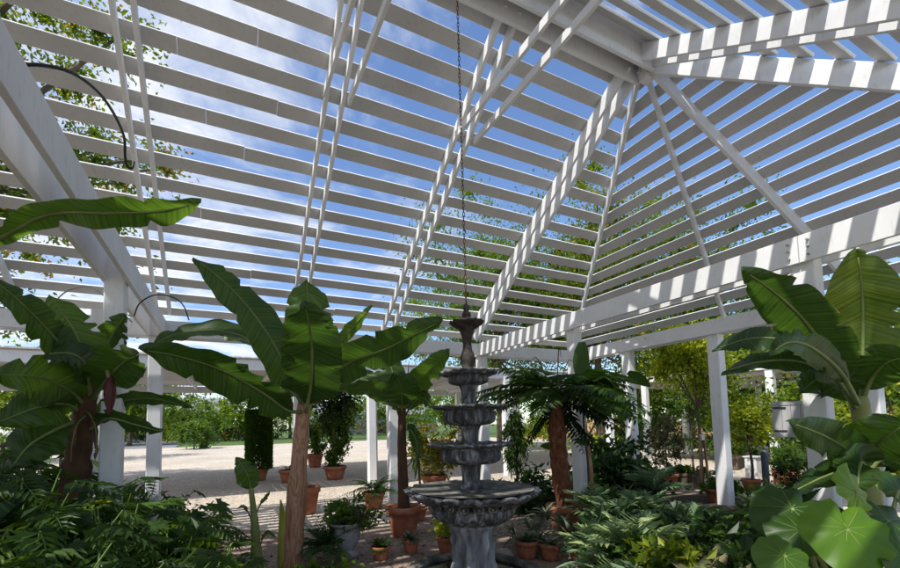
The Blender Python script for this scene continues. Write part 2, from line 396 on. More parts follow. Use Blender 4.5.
def strap(mb, pts, wd, side, tint, prof=lambda t: math.sin(PI*min(1, max(0.02, t**0.7)))**0.7, fold=0.15):
    "long blade along pts"
    k = len(pts); vs = []
    for i, p in enumerate(pts):
        t = i/(k-1); d = (pts[min(i+1, k-1)]-pts[max(i-1, 0)]).normalized(); s = side - d*side.dot(d)
        s = s.normalized() if s.length > 1e-5 else d.orthogonal().normalized(); n = s.cross(d); w = wd/2*prof(t)
        vs += [p - s*w + n*w*fold, p, p + s*w + n*w*fold]
    fs = []
    for i in range(k-1):
        a = 3*i; fs += [(a, a+1, a+4, a+3), (a+1, a+2, a+5, a+4)]
    mb.add(vs, fs, tint)
def clouds(mb, c, rad, n, size, clumps=18, spread=0.34, asp=0.5, shell=0.55, up=0.5, droop=0.0, tb=0.0):
    "leaves gathered in clumps through an ellipsoid"
    c = V(c); R_ = V(rad); cs = []
    for i in range(clumps):
        v = rv(); r = shell + (1-shell)*rnd.random(); r = r if rnd.random() < 0.8 else r*rnd.random()
        cs.append((V((v.x*R_.x*r, v.y*R_.y*r, v.z*R_.z*r)), rnd.uniform(-0.22, 0.22), rnd.uniform(0.7, 1.25)))
    for i in range(n):
        o, tt, sz = cs[i % clumps]; g = rv()*min(abs(rnd.gauss(0, spread)), 1.7*spread)*sz
        p = o + V((g.x*R_.x, g.y*R_.y, g.z*R_.z))
        out = V((p.x/R_.x, p.y/R_.y, p.z/R_.z))
        d = (rv() + out*0.6 + V((0, 0, -droop))).normalized(); nr = (rv()*0.7 + V((0, 0, up)) + out*0.3)
        s_ = size*rnd.uniform(0.65, 1.3)
        leaf(mb, c+p, d, nr, s_, s_*asp, min(1, max(0, 0.45+tt+tb+rnd.gauss(0, 0.2))), 0.18, 0.12)
    return [c+o for o, a, b_ in cs]

M['bark'] = surf('bark', [(0.3, (0.06, 0.045, 0.032)), (0.7, (0.17, 0.13, 0.10))], 7, 0.9, bstr=0.8, bdist=0.02, stretch=(1, 1, 0.25))
M['ferntrunk'] = surf('fern_trunk', [(0.3, (0.06, 0.022, 0.012)), (0.52, (0.17, 0.065, 0.033)), (0.75, (0.30, 0.16, 0.09))], 26, 0.95, bstr=1.0, bdist=0.03, stretch=(1, 1, 0.35))
M['pseudostem'] = surf('banana_stem', [(0.30, (0.08, 0.035, 0.018)), (0.40, (0.30, 0.14, 0.075)), (0.50, (0.47, 0.29, 0.20)), (0.57, (0.28, 0.13, 0.07)), (0.64, (0.46, 0.26, 0.14)), (0.71, (0.36, 0.33, 0.08)), (0.8, (0.22, 0.25, 0.06))], 3.8, 0.6, bstr=0.45, bdist=0.012, stretch=(2.4, 2.4, 0.42), dist=1.6)
M['greensheath'] = surf('green_sheath', [(0.3, (0.16, 0.20, 0.03)), (0.55, (0.42, 0.42, 0.06)), (0.75, (0.50, 0.36, 0.10))], 5, 0.5, bstr=0.2, stretch=(2, 2, .4))
M['darkstem'] = surf('dark_stem', [(0.3, (0.035, 0.022, 0.014)), (0.7, (0.14, 0.07, 0.035))], 9, 0.8, bstr=0.7, bdist=0.015, stretch=(1, 1, 0.4))
M['petiole'] = surf('petiole', [(0.3, (0.16, 0.19, 0.055)), (0.7, (0.26, 0.28, 0.10))], 4, 0.5, bstr=0.1)
M['midrib'] = surf('midrib', [(0.3, (0.11, 0.16, 0.04)), (0.7, (0.22, 0.27, 0.09))], 4, 0.5, bstr=0.1)
M['banana'] = leafmat('banana_leaf', (0.018, 0.045, 0.012), (0.052, 0.11, 0.022), (0.11, 0.15, 0.035), 0.44, 0.34, 0.45, vein=400)
M['stakewood'] = surf('stake_wood', [(0.3, (0.26, 0.15, 0.07)), (0.7, (0.40, 0.25, 0.13))], 8, 0.8, stretch=(1, 1, .2))
M['vein'] = surf('leaf_vein', [(0.3, (0.12, 0.20, 0.04)), (0.7, (0.18, 0.27, 0.06))], 4, 0.5, bstr=0.1)
M['banana_dry'] = surf('dry_leaf_edge', [(0.3, (0.20, 0.13, 0.05)), (0.7, (0.34, 0.26, 0.11))], 14, 0.8)
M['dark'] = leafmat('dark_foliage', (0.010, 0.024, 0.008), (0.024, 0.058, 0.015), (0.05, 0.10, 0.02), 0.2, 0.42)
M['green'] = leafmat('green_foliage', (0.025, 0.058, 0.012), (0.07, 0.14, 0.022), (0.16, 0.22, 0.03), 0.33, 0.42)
M['lime'] = leafmat('lime_foliage', (0.08, 0.13, 0.016), (0.26, 0.32, 0.035), (0.55, 0.52, 0.08), 0.38, 0.45)
M['blue'] = leafmat('blue_fern', (0.06, 0.11, 0.065), (0.19, 0.28, 0.15), (0.36, 0.44, 0.19), 0.22, 0.45)
M['fern'] = leafmat('fern_frond', (0.018, 0.05, 0.012), (0.055, 0.12, 0.02), (0.14, 0.20, 0.03), 0.3, 0.45)
M['croton'] = leafmat('croton', (0.05, 0.08, 0.015), (0.22, 0.20, 0.03), (0.42, 0.16, 0.04), 0.35, 0.4)
M['brownleaf'] = leafmat('striped_brown_leaf', (0.05, 0.055, 0.03), (0.14, 0.14, 0.07), (0.30, 0.25, 0.14), 0.25, 0.45)
M['pale'] = leafmat('pale_rosette', (0.06, 0.085, 0.05), (0.16, 0.19, 0.12), (0.40, 0.40, 0.30), 0.2, 0.45)
M['taro'] = leafmat('round_leaf', (0.022, 0.06, 0.008), (0.085, 0.19, 0.012), (0.20, 0.32, 0.02), 0.38, 0.42, 0.4)
M['tree1'] = leafmat('tree_foliage', (0.045, 0.085, 0.014), (0.12, 0.20, 0.03), (0.26, 0.30, 0.05), 0.42, 0.5)
M['tree2'] = leafmat('tree_foliage_warm', (0.05, 0.09, 0.014), (0.14, 0.20, 0.03), (0.44, 0.24, 0.07), 0.42, 0.5)
M['bud'] = surf('banana_bud', [(0.3, (0.045, 0.012, 0.014)), (0.7, (0.13, 0.03, 0.03))], 6, 0.5)

def blade(parent, pts, width, roll=0.0, tint=0.5, fold=0.22, tears=0.35, wave=0.10, pet=0.16, base=0.25, pet_r=0.017, name='leaf', face=None, mat=None, tipw=0.5):
    """banana leaf: pts run from the stem along the midrib to the tip; the first share `pet` is bare stalk.
    roll turns the blade about its midrib, 0 = its flat side towards `face` (default: towards the garden path)."""
    n = 40; cv = crom(pts, n); i0 = int(n*pet); L0 = []
    face = V(face) if face is not None else CAM
    mb = MB(); mb.smooth = True; K = 5
    prev = None; rows = []; al = []
    phase = rnd.random()*6
    tear_at = {}
    for i in range(i0+3, n-1):
        if rnd.random() < tears*0.5: tear_at[i] = (rnd.choice((-1, 1)), rnd.uniform(0.4, 1.0))
    ln = sum((cv[i+1]-cv[i]).length for i in range(n))
    vs = []; along = []; run = 0
    for i in range(i0, n+1):
        t = (i-i0)/(n-i0); p = cv[i]; d = (cv[min(i+1, n)]-cv[max(i-1, 0)]).normalized()
        if i > 0: run += (cv[i]-cv[i-1]).length
        vdir = (face-p).normalized(); s = d.cross(vdir)
        if s.length < 0.05: s = prev if prev is not None else d.orthogonal()
        s.normalize()
        if prev is not None and s.dot(prev) < 0: s = -s
        if prev is not None: s = (s*0.35+prev*0.65).normalized()
        prev = s.copy()
        s = Matrix.Rotation(roll, 3, d) @ s; nr = s.cross(d).normalized()
        w = width/2*((t/base)**0.6 if t < base else 1)*max(0.0, 1-0.30*max(0, (t-0.4)/0.6)**1.3)*max(0.0, 1-max(0, (t-0.5)/0.5)**(1.9+tipw))**0.75
        w = max(w, 0.002)
        for j in range(-K, K+1):
            e = j/K; wf = 1.0
            if i in tear_at and tear_at[i][0]*e > 0: wf = 1-tear_at[i][1]*max(0, abs(e)-0.3)*0.75
            ww = wave*width*0.5*abs(e)**1.6*math.sin(t*17+phase+(1.3 if e > 0 else 0)) + 0.03*width*abs(e)*math.sin(t*41+phase*2+e*2)
            q = p + s*(e*w*wf*math.cos(fold)) + nr*(abs(e)*w*wf*math.sin(fold) + ww - 0.10*width*e*e)
            vs.append(q); along.append(run + abs(e)*w*0.55)
    nc = 2*K+1; fs = []
    rows = n+1-i0
    for r in range(rows-1):
        for j in range(nc-1): fs.append((r*nc+j, r*nc+j+1, (r+1)*nc+j+1, (r+1)*nc+j))
    o = len(mb.v); tv = [tint+rnd.gauss(0, 0.03) for _ in range(rows)]
    mb.v += [tuple(v) for v in vs]; mb.f += fs; mb.e = [max(abs((k % nc)-K)/K, 0 if k//nc < rows-4 else 0.9) for k in range(len(vs))]; mb.mi += [0]*len(fs); mb.a += along
    mb.t += [min(1, max(0, tv[k//nc] + (0.04 if k % nc < K else -0.03))) for k in range(len(vs))]
    lo = Vloc(parent)
    mb.shift(lo); lf = mb.build(name, mat or M['banana'], parent, smooth=True)
    rb = MB(); m2 = [cv[i] + V((0, 0, 0)) for i in range(0, n-1, 2)]
    k = len(m2); rb.tube(m2, [pet_r*(1.25-1.05*i/k) for i in range(k)], 6); rb.shift(lo)
    rb.build('midrib', M['midrib'], lf, smooth=True)
    return lf
def Vloc(o):
    p = V((0, 0, 0))
    while o is not None: p += o.location; o = o.parent
    return p
def stem(parent, pts, r0, r1, mat, name='stem', n=12, rough=0.06, rings=0):
    cv = crom(pts, 24); mb = MB()
    rad = []
    for i in range(25):
        t = i/24; r = r0+(r1-r0)*t
        if rings: r *= 1+0.13*((t*rings) % 1)
        rad.append(r*(1+rnd.gauss(0, rough*0.3)))
    mb.tube(cv, rad, n); mb.shift(Vloc(parent)); return mb.build(name, mat, parent, smooth=True)

def pot(parent, c, r, h, mat=None, rim=True):
    "tapered flower pot with a rolled rim, c = centre of its foot (relative)"
    mb = MB(); p = [(0, 0.0), (r*0.66, 0), (r*0.70, 0.01)]
    p += [(r*(0.70+0.24*t), h*(0.02+0.76*t)) for t in (0.25, 0.5, 0.75, 1)]
    p += [(r*1.02, h*0.79), (r*1.05, h*0.81), (r*1.05, h*0.97), (r*1.02, h), (r*0.93, h), (r*0.90, h*0.96), (r*0.88, h*0.84)]
    mb.lathe(p, 28, c); o = mb.build('pot', mat or M['terracotta'], parent, smooth=True)
    sb = MB(); sb.lathe([(0, h*0.90), (r*0.5, h*0.905), (r*0.9, h*0.87)], 18, c); sb.build('soil', M['soil'], parent)
    return o
def rosette(mb, c, n, ln, wd, tilt=(0.2, 1.1), curve=0.4, tb=0.5):
    "strap leaves rising from one point"
    c = V(c)
    for i in range(n):
        a = rnd.random()*2*PI; el = rnd.uniform(*tilt); l = ln*rnd.uniform(0.7, 1.15)
        h = V((math.cos(a), math.sin(a), 0)); d = h*math.cos(el) + V((0, 0, math.sin(el)))
        pts = [c + d*l*t + V((0, 0, -curve*l*t*t)) + h*curve*0.25*l*t*t for t in (0, 0.25, 0.5, 0.75, 1)]
        strap(mb, pts, wd*rnd.uniform(0.8, 1.2), h.cross(V((0, 0, 1))), min(1, max(0, tb+rnd.gauss(0, 0.22))))
def fronds(mb, c, n, ln, wd, leaflets=16, el=(0.3, 1.0), droop=0.8, tb=0.45, asp=0.22, az=None, fwdlean=0.55):
    "feather-shaped fronds arching from c: leaflets on both sides of a rachis"
    c = V(c)
    for i in range(n):
        a = (rnd.random()*2*PI) if az is None else rnd.uniform(*az); e = rnd.uniform(*el); l = ln*rnd.uniform(0.7, 1.15)
        h = V((math.cos(a), math.sin(a), 0)); d = h*math.cos(e) + V((0, 0, math.sin(e)))
        f = lambda t: c + d*l*t + V((0, 0, -droop*l*t*t*0.55)) + h*0.10*l*t*t
        s0 = h.cross(V((0, 0, 1))); tt = min(1, max(0, tb+rnd.gauss(0, 0.2)))
        strap(mb, [f(t) for t in (0, 0.33, 0.66, 1)], ln*0.014, s0, tt*0.6, lambda t: 1)
        for k in range(leaflets):
            t = 0.12+0.88*(k+0.5)/leaflets; p = f(t); tg = (f(min(1, t+0.02))-f(t-0.02)).normalized()
            w = wd*math.sin(PI*min(1, (t*0.92+0.06)))**0.6
            for sg in (-1, 1):
                dd = (s0*sg + tg*fwdlean + V((0, 0, -0.18+rnd.gauss(0, 0.12)))).normalized()
                leaf(mb, p, dd, V((0, 0, 1))+h*0.2, w*rnd.uniform(0.85, 1.1), w*asp, min(1, max(0, tt+rnd.gauss(0, 0.08))), 0.12, 0.1)
def lobed(mb, b, d, nrm, size, tint, lobes=6, depth=0.5):
    "deeply cut philodendron leaf: a hand of pointed lobes"
    d = d.normalized(); s = d.cross(nrm).normalized(); n = s.cross(d)
    vs = [b]; fs = []; k = lobes*2+1
    pr = []
    for i in range(-lobes, lobes+1):
        a = i/lobes*2.25; r = size*(1.0-0.40*abs(i/lobes)**1.3)
        pr.append((a, r))
    pts = []
    for i, (a, r) in enumerate(pr):
        pts.append((a, r))
        if i < len(pr)-1: pts.append(((a+pr[i+1][0])/2, size*(1-depth)))
    for a, r in pts:
        vs.append(b + d*(size*0.25) + d*r*math.cos(a) + s*r*math.sin(a) - n*0.22*r*r/size + n*0.05*size*math.sin(a*9))
    vs[0] = b + d*size*0.22
    for i in range(1, len(pts)): fs.append((0, i, i+1))
    mb.add(vs, fs, tint)

def pinn(mb, b, d, nrm, size, tint, pairs=7):
    "feathery split leaf, widest near its base"
    d = d.normalized(); s = d.cross(nrm).normalized(); n = s.cross(d)
    f = lambda t: b + d*size*t - n*size*0.30*t*t
    strap(mb, [f(t) for t in (0, .33, .66, 1)], size*.05, s, tint, lambda t: 1-.7*t)
    for k in range(pairs):
        t = 0.04+0.9*k/(pairs-1); w = size*(0.62*(1-t)**0.7+0.12)
        for sg in (-1, 1):
            dd = (s*sg*(1-.35*t) + d*(.15+.75*t) - n*rnd.uniform(.1, .35)).normalized()
            p = f(t); leaf(mb, p, dd, n, w*rnd.uniform(.85, 1.1), w*.30, min(1, max(0, tint+rnd.gauss(0, .05))), .15, .12)
            if w > size*.3: leaf(mb, p+dd*w*.45, (dd+d*.6).normalized(), n, w*.42, w*.16, min(1, tint), .1, .1)
# ------------------------------------------------------------------ fountain and chain
FX, FY = 2.17, 3.51
fd = (V((FX, FY, EYE))-CAM).dot(fwd); FS = fd/F
def fz(py): return W(469, py, fd).z
M['stone'] = surf('weathered_stone', [(0.30, (0.014, 0.015, 0.017)), (0.47, (0.05, 0.052, 0.056)), (0.57, (0.14, 0.145, 0.155)), (0.66, (0.30, 0.305, 0.32)), (0.75, (0.60, 0.60, 0.60))], 15, 0.72, 9, 0.8, 0.012, (1, 1, 0.28), 0.9, 0.4)
M['stone2'] = surf('pale_stone', [(0.28, (0.05, 0.052, 0.058)), (0.48, (0.17, 0.175, 0.19)), (0.7, (0.40, 0.41, 0.43))], 8, 0.75, 8, 0.8, 0.015, (1, 1, 0.3), 0.8, 0.3)
M['moss'] = surf('mossy_stone', [(0.3, (0.03, 0.032, 0.028)), (0.48, (0.11, 0.105, 0.09)), (0.6, (0.22, 0.21, 0.19)), (0.68, (0.17, 0.17, 0.07)), (0.85, (0.30, 0.30, 0.26))], 8, 0.75, 8, 0.7, 0.012)
M['cap'] = surf('dark_iron_stain', [(0.3, (0.016, 0.014, 0.013)), (0.6, (0.06, 0.05, 0.045)), (0.8, (0.16, 0.13, 0.11))], 20, 0.7)
fo = thing('fountain', 'tall tiered stone fountain, dark and weathered, standing on the gravel under the hanging chain', 'fountain', (FX, FY, 0))
def prof(*p): return [(r*FS, fz(y)) for r, y in p]
def flute(n, amp, lo=0, hi=99):
    def f(i, a, r, z):
        return (r*(1+amp*(abs(math.sin(n*a/2))-0.6)), z) if lo <= i <= hi else (r, z)
    return f
def leafrim(n, lo, hi, amp, dz):
    def f(i, a, r, z):
        if lo <= i <= hi:
            c = abs(math.sin(n*a/2)); return (r*(1+amp*(c-0.6)), z - dz*(1-c))
        return (r, z)
    return f
def lath(name, p, n=64, mod=None, mat='stone', par=fo):
    mb = MB(); mb.lathe(p, n, (0, 0, 0), mod); return mb.build(name, M[mat], par, smooth=True)
# pedestal: figured drum with rough upright folds
def drum(i, a, r, z):
    f = 0.10*math.sin(8*a+2.2*math.sin(z*9)) + 0.05*math.sin(17*a+z*14) + 0.04*math.sin(z*31+3*a)
    return (r*(1+f*(0.35 if i < 2 or i > 14 else 1)), z)
pp = [(29, 585), (29, 579), (25, 576), (24, 572), (22, 566), (20.5, 560), (19.5, 555), (19.5, 550), (19, 545), (19.5, 540), (19, 536), (18.5, 532), (19.5, 529), (21, 526), (23, 524), (24, 521), (24, 519)]
lath('pedestal', [(r*FS, max(0, fz(y))) for r, y in pp], 72, drum, 'stone2')
b1 = lath('basin', prof((23, 520.5), (30, 519), (37, 515), (41.5, 509.5), (42.5, 505), (40.5, 502), (34, 500.5), (36, 498.5), (46, 497), (55, 494.5), (62, 491.5), (65.5, 489), (66, 487.4), (63.5, 487), (52, 488.8), (38, 490.5), (20, 490.5), (10, 488.5), (9, 487)),
          110, lambda i, a, r, z: (r*(1+0.06*(abs(math.sin(15*a))-0.6)), z) if i <= 5 else ((r*(1+0.045*(abs(math.sin(11*a))-0.6)*(i > 7)), z-0.030*(1-abs(math.sin(11*a)))*(1 if 8 <= i <= 13 else 0)) if i <= 14 else (r, z)), 'stone')
sm = MB(); sm.lathe(prof((60, 487.6), (52, 488.2), (38, 489.2), (20, 489.4), (9, 488)), 64, (0, 0, 0.006)); sm.build('dish', M['moss'], b1, smooth=True)
eg = MB()
for k in range(22):
    a = 2*PI*k/22; cx_, cy_ = math.cos(a), math.sin(a)
    pts = []
    for j in range(13):
        b_ = 2*PI*j/12; u = math.sin(b_)*0.040; w = math.cos(b_)*0.034
        rr = 46.5*FS + w*0.35; pts.append((cx_*rr - cy_*u, cy_*rr + cx_*u, fz(499.5)+w))
    eg.tube(pts, 0.0085, 6, cap=False)
    eg.lathe([(0, -0.026), (0.014, -0.018), (0.02, 0), (0.014, 0.018), (0, 0.026)], 8, (cx_*45.5*FS, cy_*45.5*FS, fz(499.5)))
eg.build('egg_moulding', M['moss'], b1, smooth=True)
lath('column', prof((10, 489), (12, 487), (11.5, 484.5), (9, 483), (8.5, 480), (9, 470), (10, 465), (12, 462)), 32, flute(10, 0.12, 4, 6))
def bowl(ys, rim, body, bot, nfl):
    y0, y1, y2 = ys                       # rim, shoulder, foot
    h = y2-y1
    p = prof((bot*0.6, y2+1.2), (bot, y2+.6), (body*.80, y2-.6), (body*.95, y2-h*.22), (body, y2-h*.45), (body*.99, y1), (body*.90, y1-1.4), (rim*0.80, y0+2.6), (rim*0.97, y0+1.2), (rim, y0), (rim*0.99, y0-1.2), (rim*0.93, y0-1), (body*0.9, y0+1.5), (body*0.4, y0+4), (3, y0+4))
    return lath('bowl', p, 80, lambda i, a, r, z: (r*(1+0.075*(abs(math.sin(nfl*a/2))-0.6)), z) if 2 <= i <= 5 else ((r*(1+0.03*(abs(math.sin(9*a))-0.6)), z-0.010*(1-abs(math.sin(9*a)))) if 7 <= i <= 11 else (r, z)))
bowl((443.5, 449.5, 463), 43, 29.5, 15, 26)
lath('column', prof((12, 444.5), (11, 443), (8.5, 441), (8, 436), (8.5, 431), (10, 428), (12, 425)), 32, flute(10, 0.12, 3, 5))
bowl((406.5, 411.5, 425), 37.5, 25.5, 13, 24)
lath('column', prof((11, 407.5), (10, 405.5), (7.5, 403), (7, 397), (7.5, 390), (9, 386), (11, 384)), 28, flute(10, 0.12, 3, 5))
bowl((372.5, 376, 384.5), 29.5, 20, 12, 20)
lath('column', prof((9, 373.5), (9.5, 371), (7, 369), (5.5, 366.5), (7, 362), (7.6, 358), (6.5, 354), (4.6, 349), (4.2, 343), (4.8, 337), (6.5, 332), (7.5, 329.5)), 24, flute(8, 0.10, 4, 9), 'cap')
lath('finial_dish', prof((6, 331), (8, 328), (12, 325), (16, 322.5), (17.5, 320.5), (17, 319.5), (14, 320), (6, 321), (5, 320), (3.6, 317.5), (4.6, 314), (4.4, 311.5), (2.6, 309), (3.4, 306.5), (3.0, 304), (1.4, 301.5), (0.3, 299.5)), 40,
     lambda i, a, r, z: (r*(1+0.10*(abs(math.sin(7*a))-0.6)), z-0.012*(1-abs(math.sin(7*a)))) if 2 <= i <= 6 else (r, z), 'cap')
rm = MB(); rm.lathe([(0.70, -0.02), (0.70, 0.05), (0.68, 0.075), (0.60, 0.075), (0.58, 0.05), (0.58, -0.02)], 56); rm.build('pool_rim', M['moss'], fo, smooth=False)
wt, N, L, b = newmat('dark_water'); b.inputs['Base Color'].default_value = (0.012, 0.016, 0.012, 1); b.inputs['Roughness'].default_value = 0.06
nn = noise(N, L, 9, 3); bump(N, L, b, nn, 0.15, 0.01)
pw = MB(); pw.lathe([(0.2, 0.03), (0.585, 0.03)], 40); pw.build('pool_water', wt, fo)

cm = MB(); zt = ZR-0.15; zb_ = fz(299.5); nl = 78; lh = (zt-zb_)/nl
for k in range(nl):
    z = zb_ + lh*(k+0.5); hl = lh*0.64; hw = lh*0.22; a = PI/4 + (PI/2 if k % 2 else 0); pts = []
    for j in range(11):
        t = 2*PI*j/10; u = math.cos(t)*hw; w = math.sin(t)*hl
        pts.append((math.cos(a)*u, math.sin(a)*u, z+w-zt))
    cm.tube(pts, 0.0036, 5, cap=False)
ch = cm.build('hanging_chain', M['steel'], None, smooth=True); ch.location = (FX, FY, zt)
tag(ch, 'thin rusty chain hanging from the ridge straight above the fountain', 'chain')

# ------------------------------------------------------------------ bananas
def P(px, py, d): return W(px, py, d)
# the tall one left of the fountain
bs = G(290, 568); d0 = 4.45
bn = thing('banana_plant', 'tall banana plant with a pale brown trunk, growing in the bed left of the fountain', 'banana plant', bs)
stem(bn, [P(289, 570, 4.45), P(293, 540, 4.45), P(297, 490, 4.45), P(300, 450, 4.45), P(303, 415, 4.45), P(305, 396, 4.44), P(306, 380, 4.42)], 0.118, 0.045, M['pseudostem'], rough=0.08, rings=5)
for k in range(3):   # dry sheaths peeling at the foot
    mb = MB(); a = (0.4, 3.9, 5.2)[k]; pts = [V((0.09*math.cos(a), 0.09*math.sin(a), z)) + V((math.cos(a), math.sin(a), 0))*o for z, o in ((0.05, 0.05), (0.3, 0.035), (0.55, 0.035), (0.75, 0.06))]
    strap(mb, pts, 0.15, V((-math.sin(a), math.cos(a), 0)), 0.5, lambda t: max(.1, 1-t**3), -.25); mb.build('sheath', M['greensheath'] if k == 1 else M['pseudostem'], bn, smooth=True)
blade(bn, [P(303, 405, 4.4), P(291, 385, 4.3), P(278, 352, 4.15), P(252, 312, 4.0), P(222, 280, 3.85), P(193, 257, 3.75)], 0.44, 0.6, 0.42, tears=0.25, pet=0.12, base=0.16)
blade(bn, [P(306, 400, 4.5), P(308, 360, 4.7), P(309, 325, 4.85), P(308, 298, 4.95), P(306, 279, 5.0)], 0.56, 0.10, 0.62, pet=0.2, tears=0.2)
blade(bn, [P(306, 412, 4.35), P(311, 384, 4.1), P(312, 352, 3.85), P(309, 325, 3.6), P(305, 306, 3.38)], 0.56, 0.05, 0.22, fold=0.12, pet=0.06, base=0.14, tears=0.45)
blade(bn, [P(301, 400, 4.4), P(284, 378, 4.5), P(258, 345, 4.6), P(222, 331, 4.55), P(180, 333, 4.4), P(148, 346, 4.2)], 0.36, 0.95, 0.30, fold=0.35, pet=0.18, tears=0.5)
blade(bn, [P(301, 412, 4.35), P(287, 410, 4.2), P(262, 392, 4.0), P(222, 370, 3.7), P(178, 356, 3.45), P(138, 349, 3.3)], 0.47, -0.55, 0.20, fold=0.5, pet=0.14, tears=0.5, wave=0.07)
blade(bn, [P(308, 402, 4.4), P(322, 382, 4.35), P(350, 362, 4.25), P(385, 349, 4.15), P(415, 334, 4.05), P(443, 320, 4.0)], 0.46, 0.55, 0.28, pet=0.12, tears=0.2)
blade(bn, [P(308, 398, 4.5), P(322, 372, 4.7), P(338, 345, 4.9), P(356, 324, 5.0), P(373, 306, 5.1)], 0.25, 0.85, 0.75, pet=0.22, tears=0.1)

# potted one behind the fountain
pc = G(404, 535); bp = thing('potted_banana', 'slender banana plant in a wide terracotta pot just left of the fountain', 'banana plant', pc)
pot(bp, (0, 0, 0), 0.235, 0.40)
dp = (pc-CAM).dot(fwd)
stem(bp, [P(404, 512, dp), P(403, 480, dp), P(402, 445, dp), P(402, 408, dp)], 0.085, 0.05, M['darkstem'], rough=0.08)
for pts, w, r, t in (([(402, 412, 5.8), (398, 390, 5.85), (392, 370, 5.95), (387, 352, 6.0)], .42, .35, .5), ([(404, 412, 5.8), (412, 392, 5.7), (430, 370, 5.5), (450, 349, 5.4)], .40, .45, .62),
                     ([(402, 415, 5.75), (402, 400, 5.5), (401, 386, 5.2), (396, 376, 5.0)], .50, .1, .2), ([(400, 418, 5.8), (392, 402, 5.7), (370, 388, 5.5), (334, 390, 5.3)], .36, -.7, .25),
                     ([(404, 418, 5.8), (414, 402, 5.75), (424, 398, 5.7), (432, 408, 5.6)], .28, .6, .3), ([(401, 410, 5.85), (388, 382, 6.0), (362, 374, 6.1), (338, 374, 6.2)], .25, .8, .35),
                     ([(404, 430, 5.75), (410, 430, 5.68), (416, 440, 5.65), (418, 458, 5.62)], .22, .5, .15)):
    blade(bp, [P(*q) for q in pts], w, r, t, pet=0.16, pet_r=0.012)
mb = MB(); mb.tube([P(406, 400, 5.8), P(409, 361, 5.8)], [0.014, 0.004], 6); mb.shift(pc); mb.build('spear', M['darkstem'], bp)

# left one with the flower bud
d0 = 3.9; bs = V(W(74, 520, d0)); bs.z = 0
bl = thing('banana_plant', 'banana plant with rough dark trunk and a hanging maroon flower bud beside the left post', 'banana plant', bs)
stem(bl, [V((bs.x, bs.y, 0)), P(74, 510, d0), P(76, 470, d0), P(82, 430, d0), P(87, 400, d0), P(89, 380, d0)], 0.13, 0.06, M['darkstem'], rough=0.25, rings=7)
for pts, w, r, t in (([(89, 398, 3.9), (78, 368, 3.8), (52, 335, 3.5), (22, 304, 3.2), (-8, 278, 3.0)], .30, .5, .12), ([(90, 396, 3.85), (86, 365, 3.75), (74, 330, 3.65), (49, 294, 3.6)], .44, .25, .72),
                     ([(91, 394, 3.9), (100, 362, 4.0), (112, 335, 4.05), (126, 314, 4.1)], .34, .5, .42), ([(90, 396, 3.85), (86, 368, 3.65), (72, 354, 3.45), (44, 354, 3.3)], .34, .9, .30),
                     ([(86, 408, 3.9), (72, 392, 3.7), (42, 378, 3.4), (-4, 374, 3.1)], .46, .2, .55), ([(84, 415, 3.9), (66, 404, 3.7), (36, 408, 3.4), (-6, 424, 3.2)], .38, .25, .35),
                     ([(92, 400, 3.9), (108, 378, 3.7), (124, 362, 3.5), (136, 356, 3.3)], .40, .2, .28), ([(90, 418, 3.95), (110, 404, 4.1), (150, 398, 4.2), (192, 408, 4.3)], .24, .9, .12),
                     ([(90, 430, 3.9), (108, 418, 3.8), (134, 424, 3.7), (163, 432, 3.6)], .22, .8, .10), ([(82, 420, 3.85), (60, 428, 3.7), (30, 445, 3.5), (10, 470, 3.4)], .40, .3, .22)):
    blade(bl, [P(*q) for q in pts], w, r, t, pet=0.14)
for pts, w in (([(86, 415, 3.85), (77, 425, 3.72), (72, 445, 3.68), (71, 465, 3.68)], .07), ([(88, 412, 3.85), (95, 424, 3.77), (97, 445, 3.74), (95, 462, 3.74)], .06)):
    blade(bl, [P(*q) for q in pts], w, .6, .5, pet=.1, fold=.7, wave=.25, pet_r=.008, name='dead_leaf', mat=M['darkstem'])
st = MB(); st.tube(crom([P(91, 384, 3.8), P(98, 368, 3.7), P(106, 368, 3.62), P(109, 378, 3.6)], 10), 0.018, 8); st.shift(bs); so_ = st.build('flower_stalk', M['petiole'], bl, smooth=True)
fb = MB(); c = P(110, 393, 3.6); fb.lathe([(0.004, -0.19), (0.016, -0.16), (0.034, -0.09), (0.044, -0.01), (0.040, 0.06), (0.026, 0.12), (0.012, 0.15)], 16, c, lambda i, a, r, z: (r*(1+0.08*math.sin(4*a+z*9)), z)); fb.shift(bs)
fbo = fb.build('flower_bud', M['bud'], bl, smooth=True)

# a leaf reaching in from a plant outside the frame on the left
bs = V(W(-70, 430, 2.6)); bs.z = 0
bo = thing('banana_plant', 'long rolled banana leaf reaching in from the left edge past the roof beam', 'banana plant', bs)
stem(bo, [V((bs.x, bs.y, 0)), P(-68, 420, 2.6), P(-62, 330, 2.6), P(-52, 290, 2.6)], 0.11, 0.06, M['darkstem'], rough=0.1, rings=5)
blade(bo, [P(-56, 300, 2.6), P(-40, 255, 2.55), P(0, 238, 2.5), P(50, 214, 2.45), (P(110, 213, 2.4)), P(160, 211, 2.38), P(201, 203, 2.36)], 0.24, 0.7, 0.62, fold=0.30, pet=0.18, base=0.5, tears=0.35, wave=0.10, tipw=3.0)

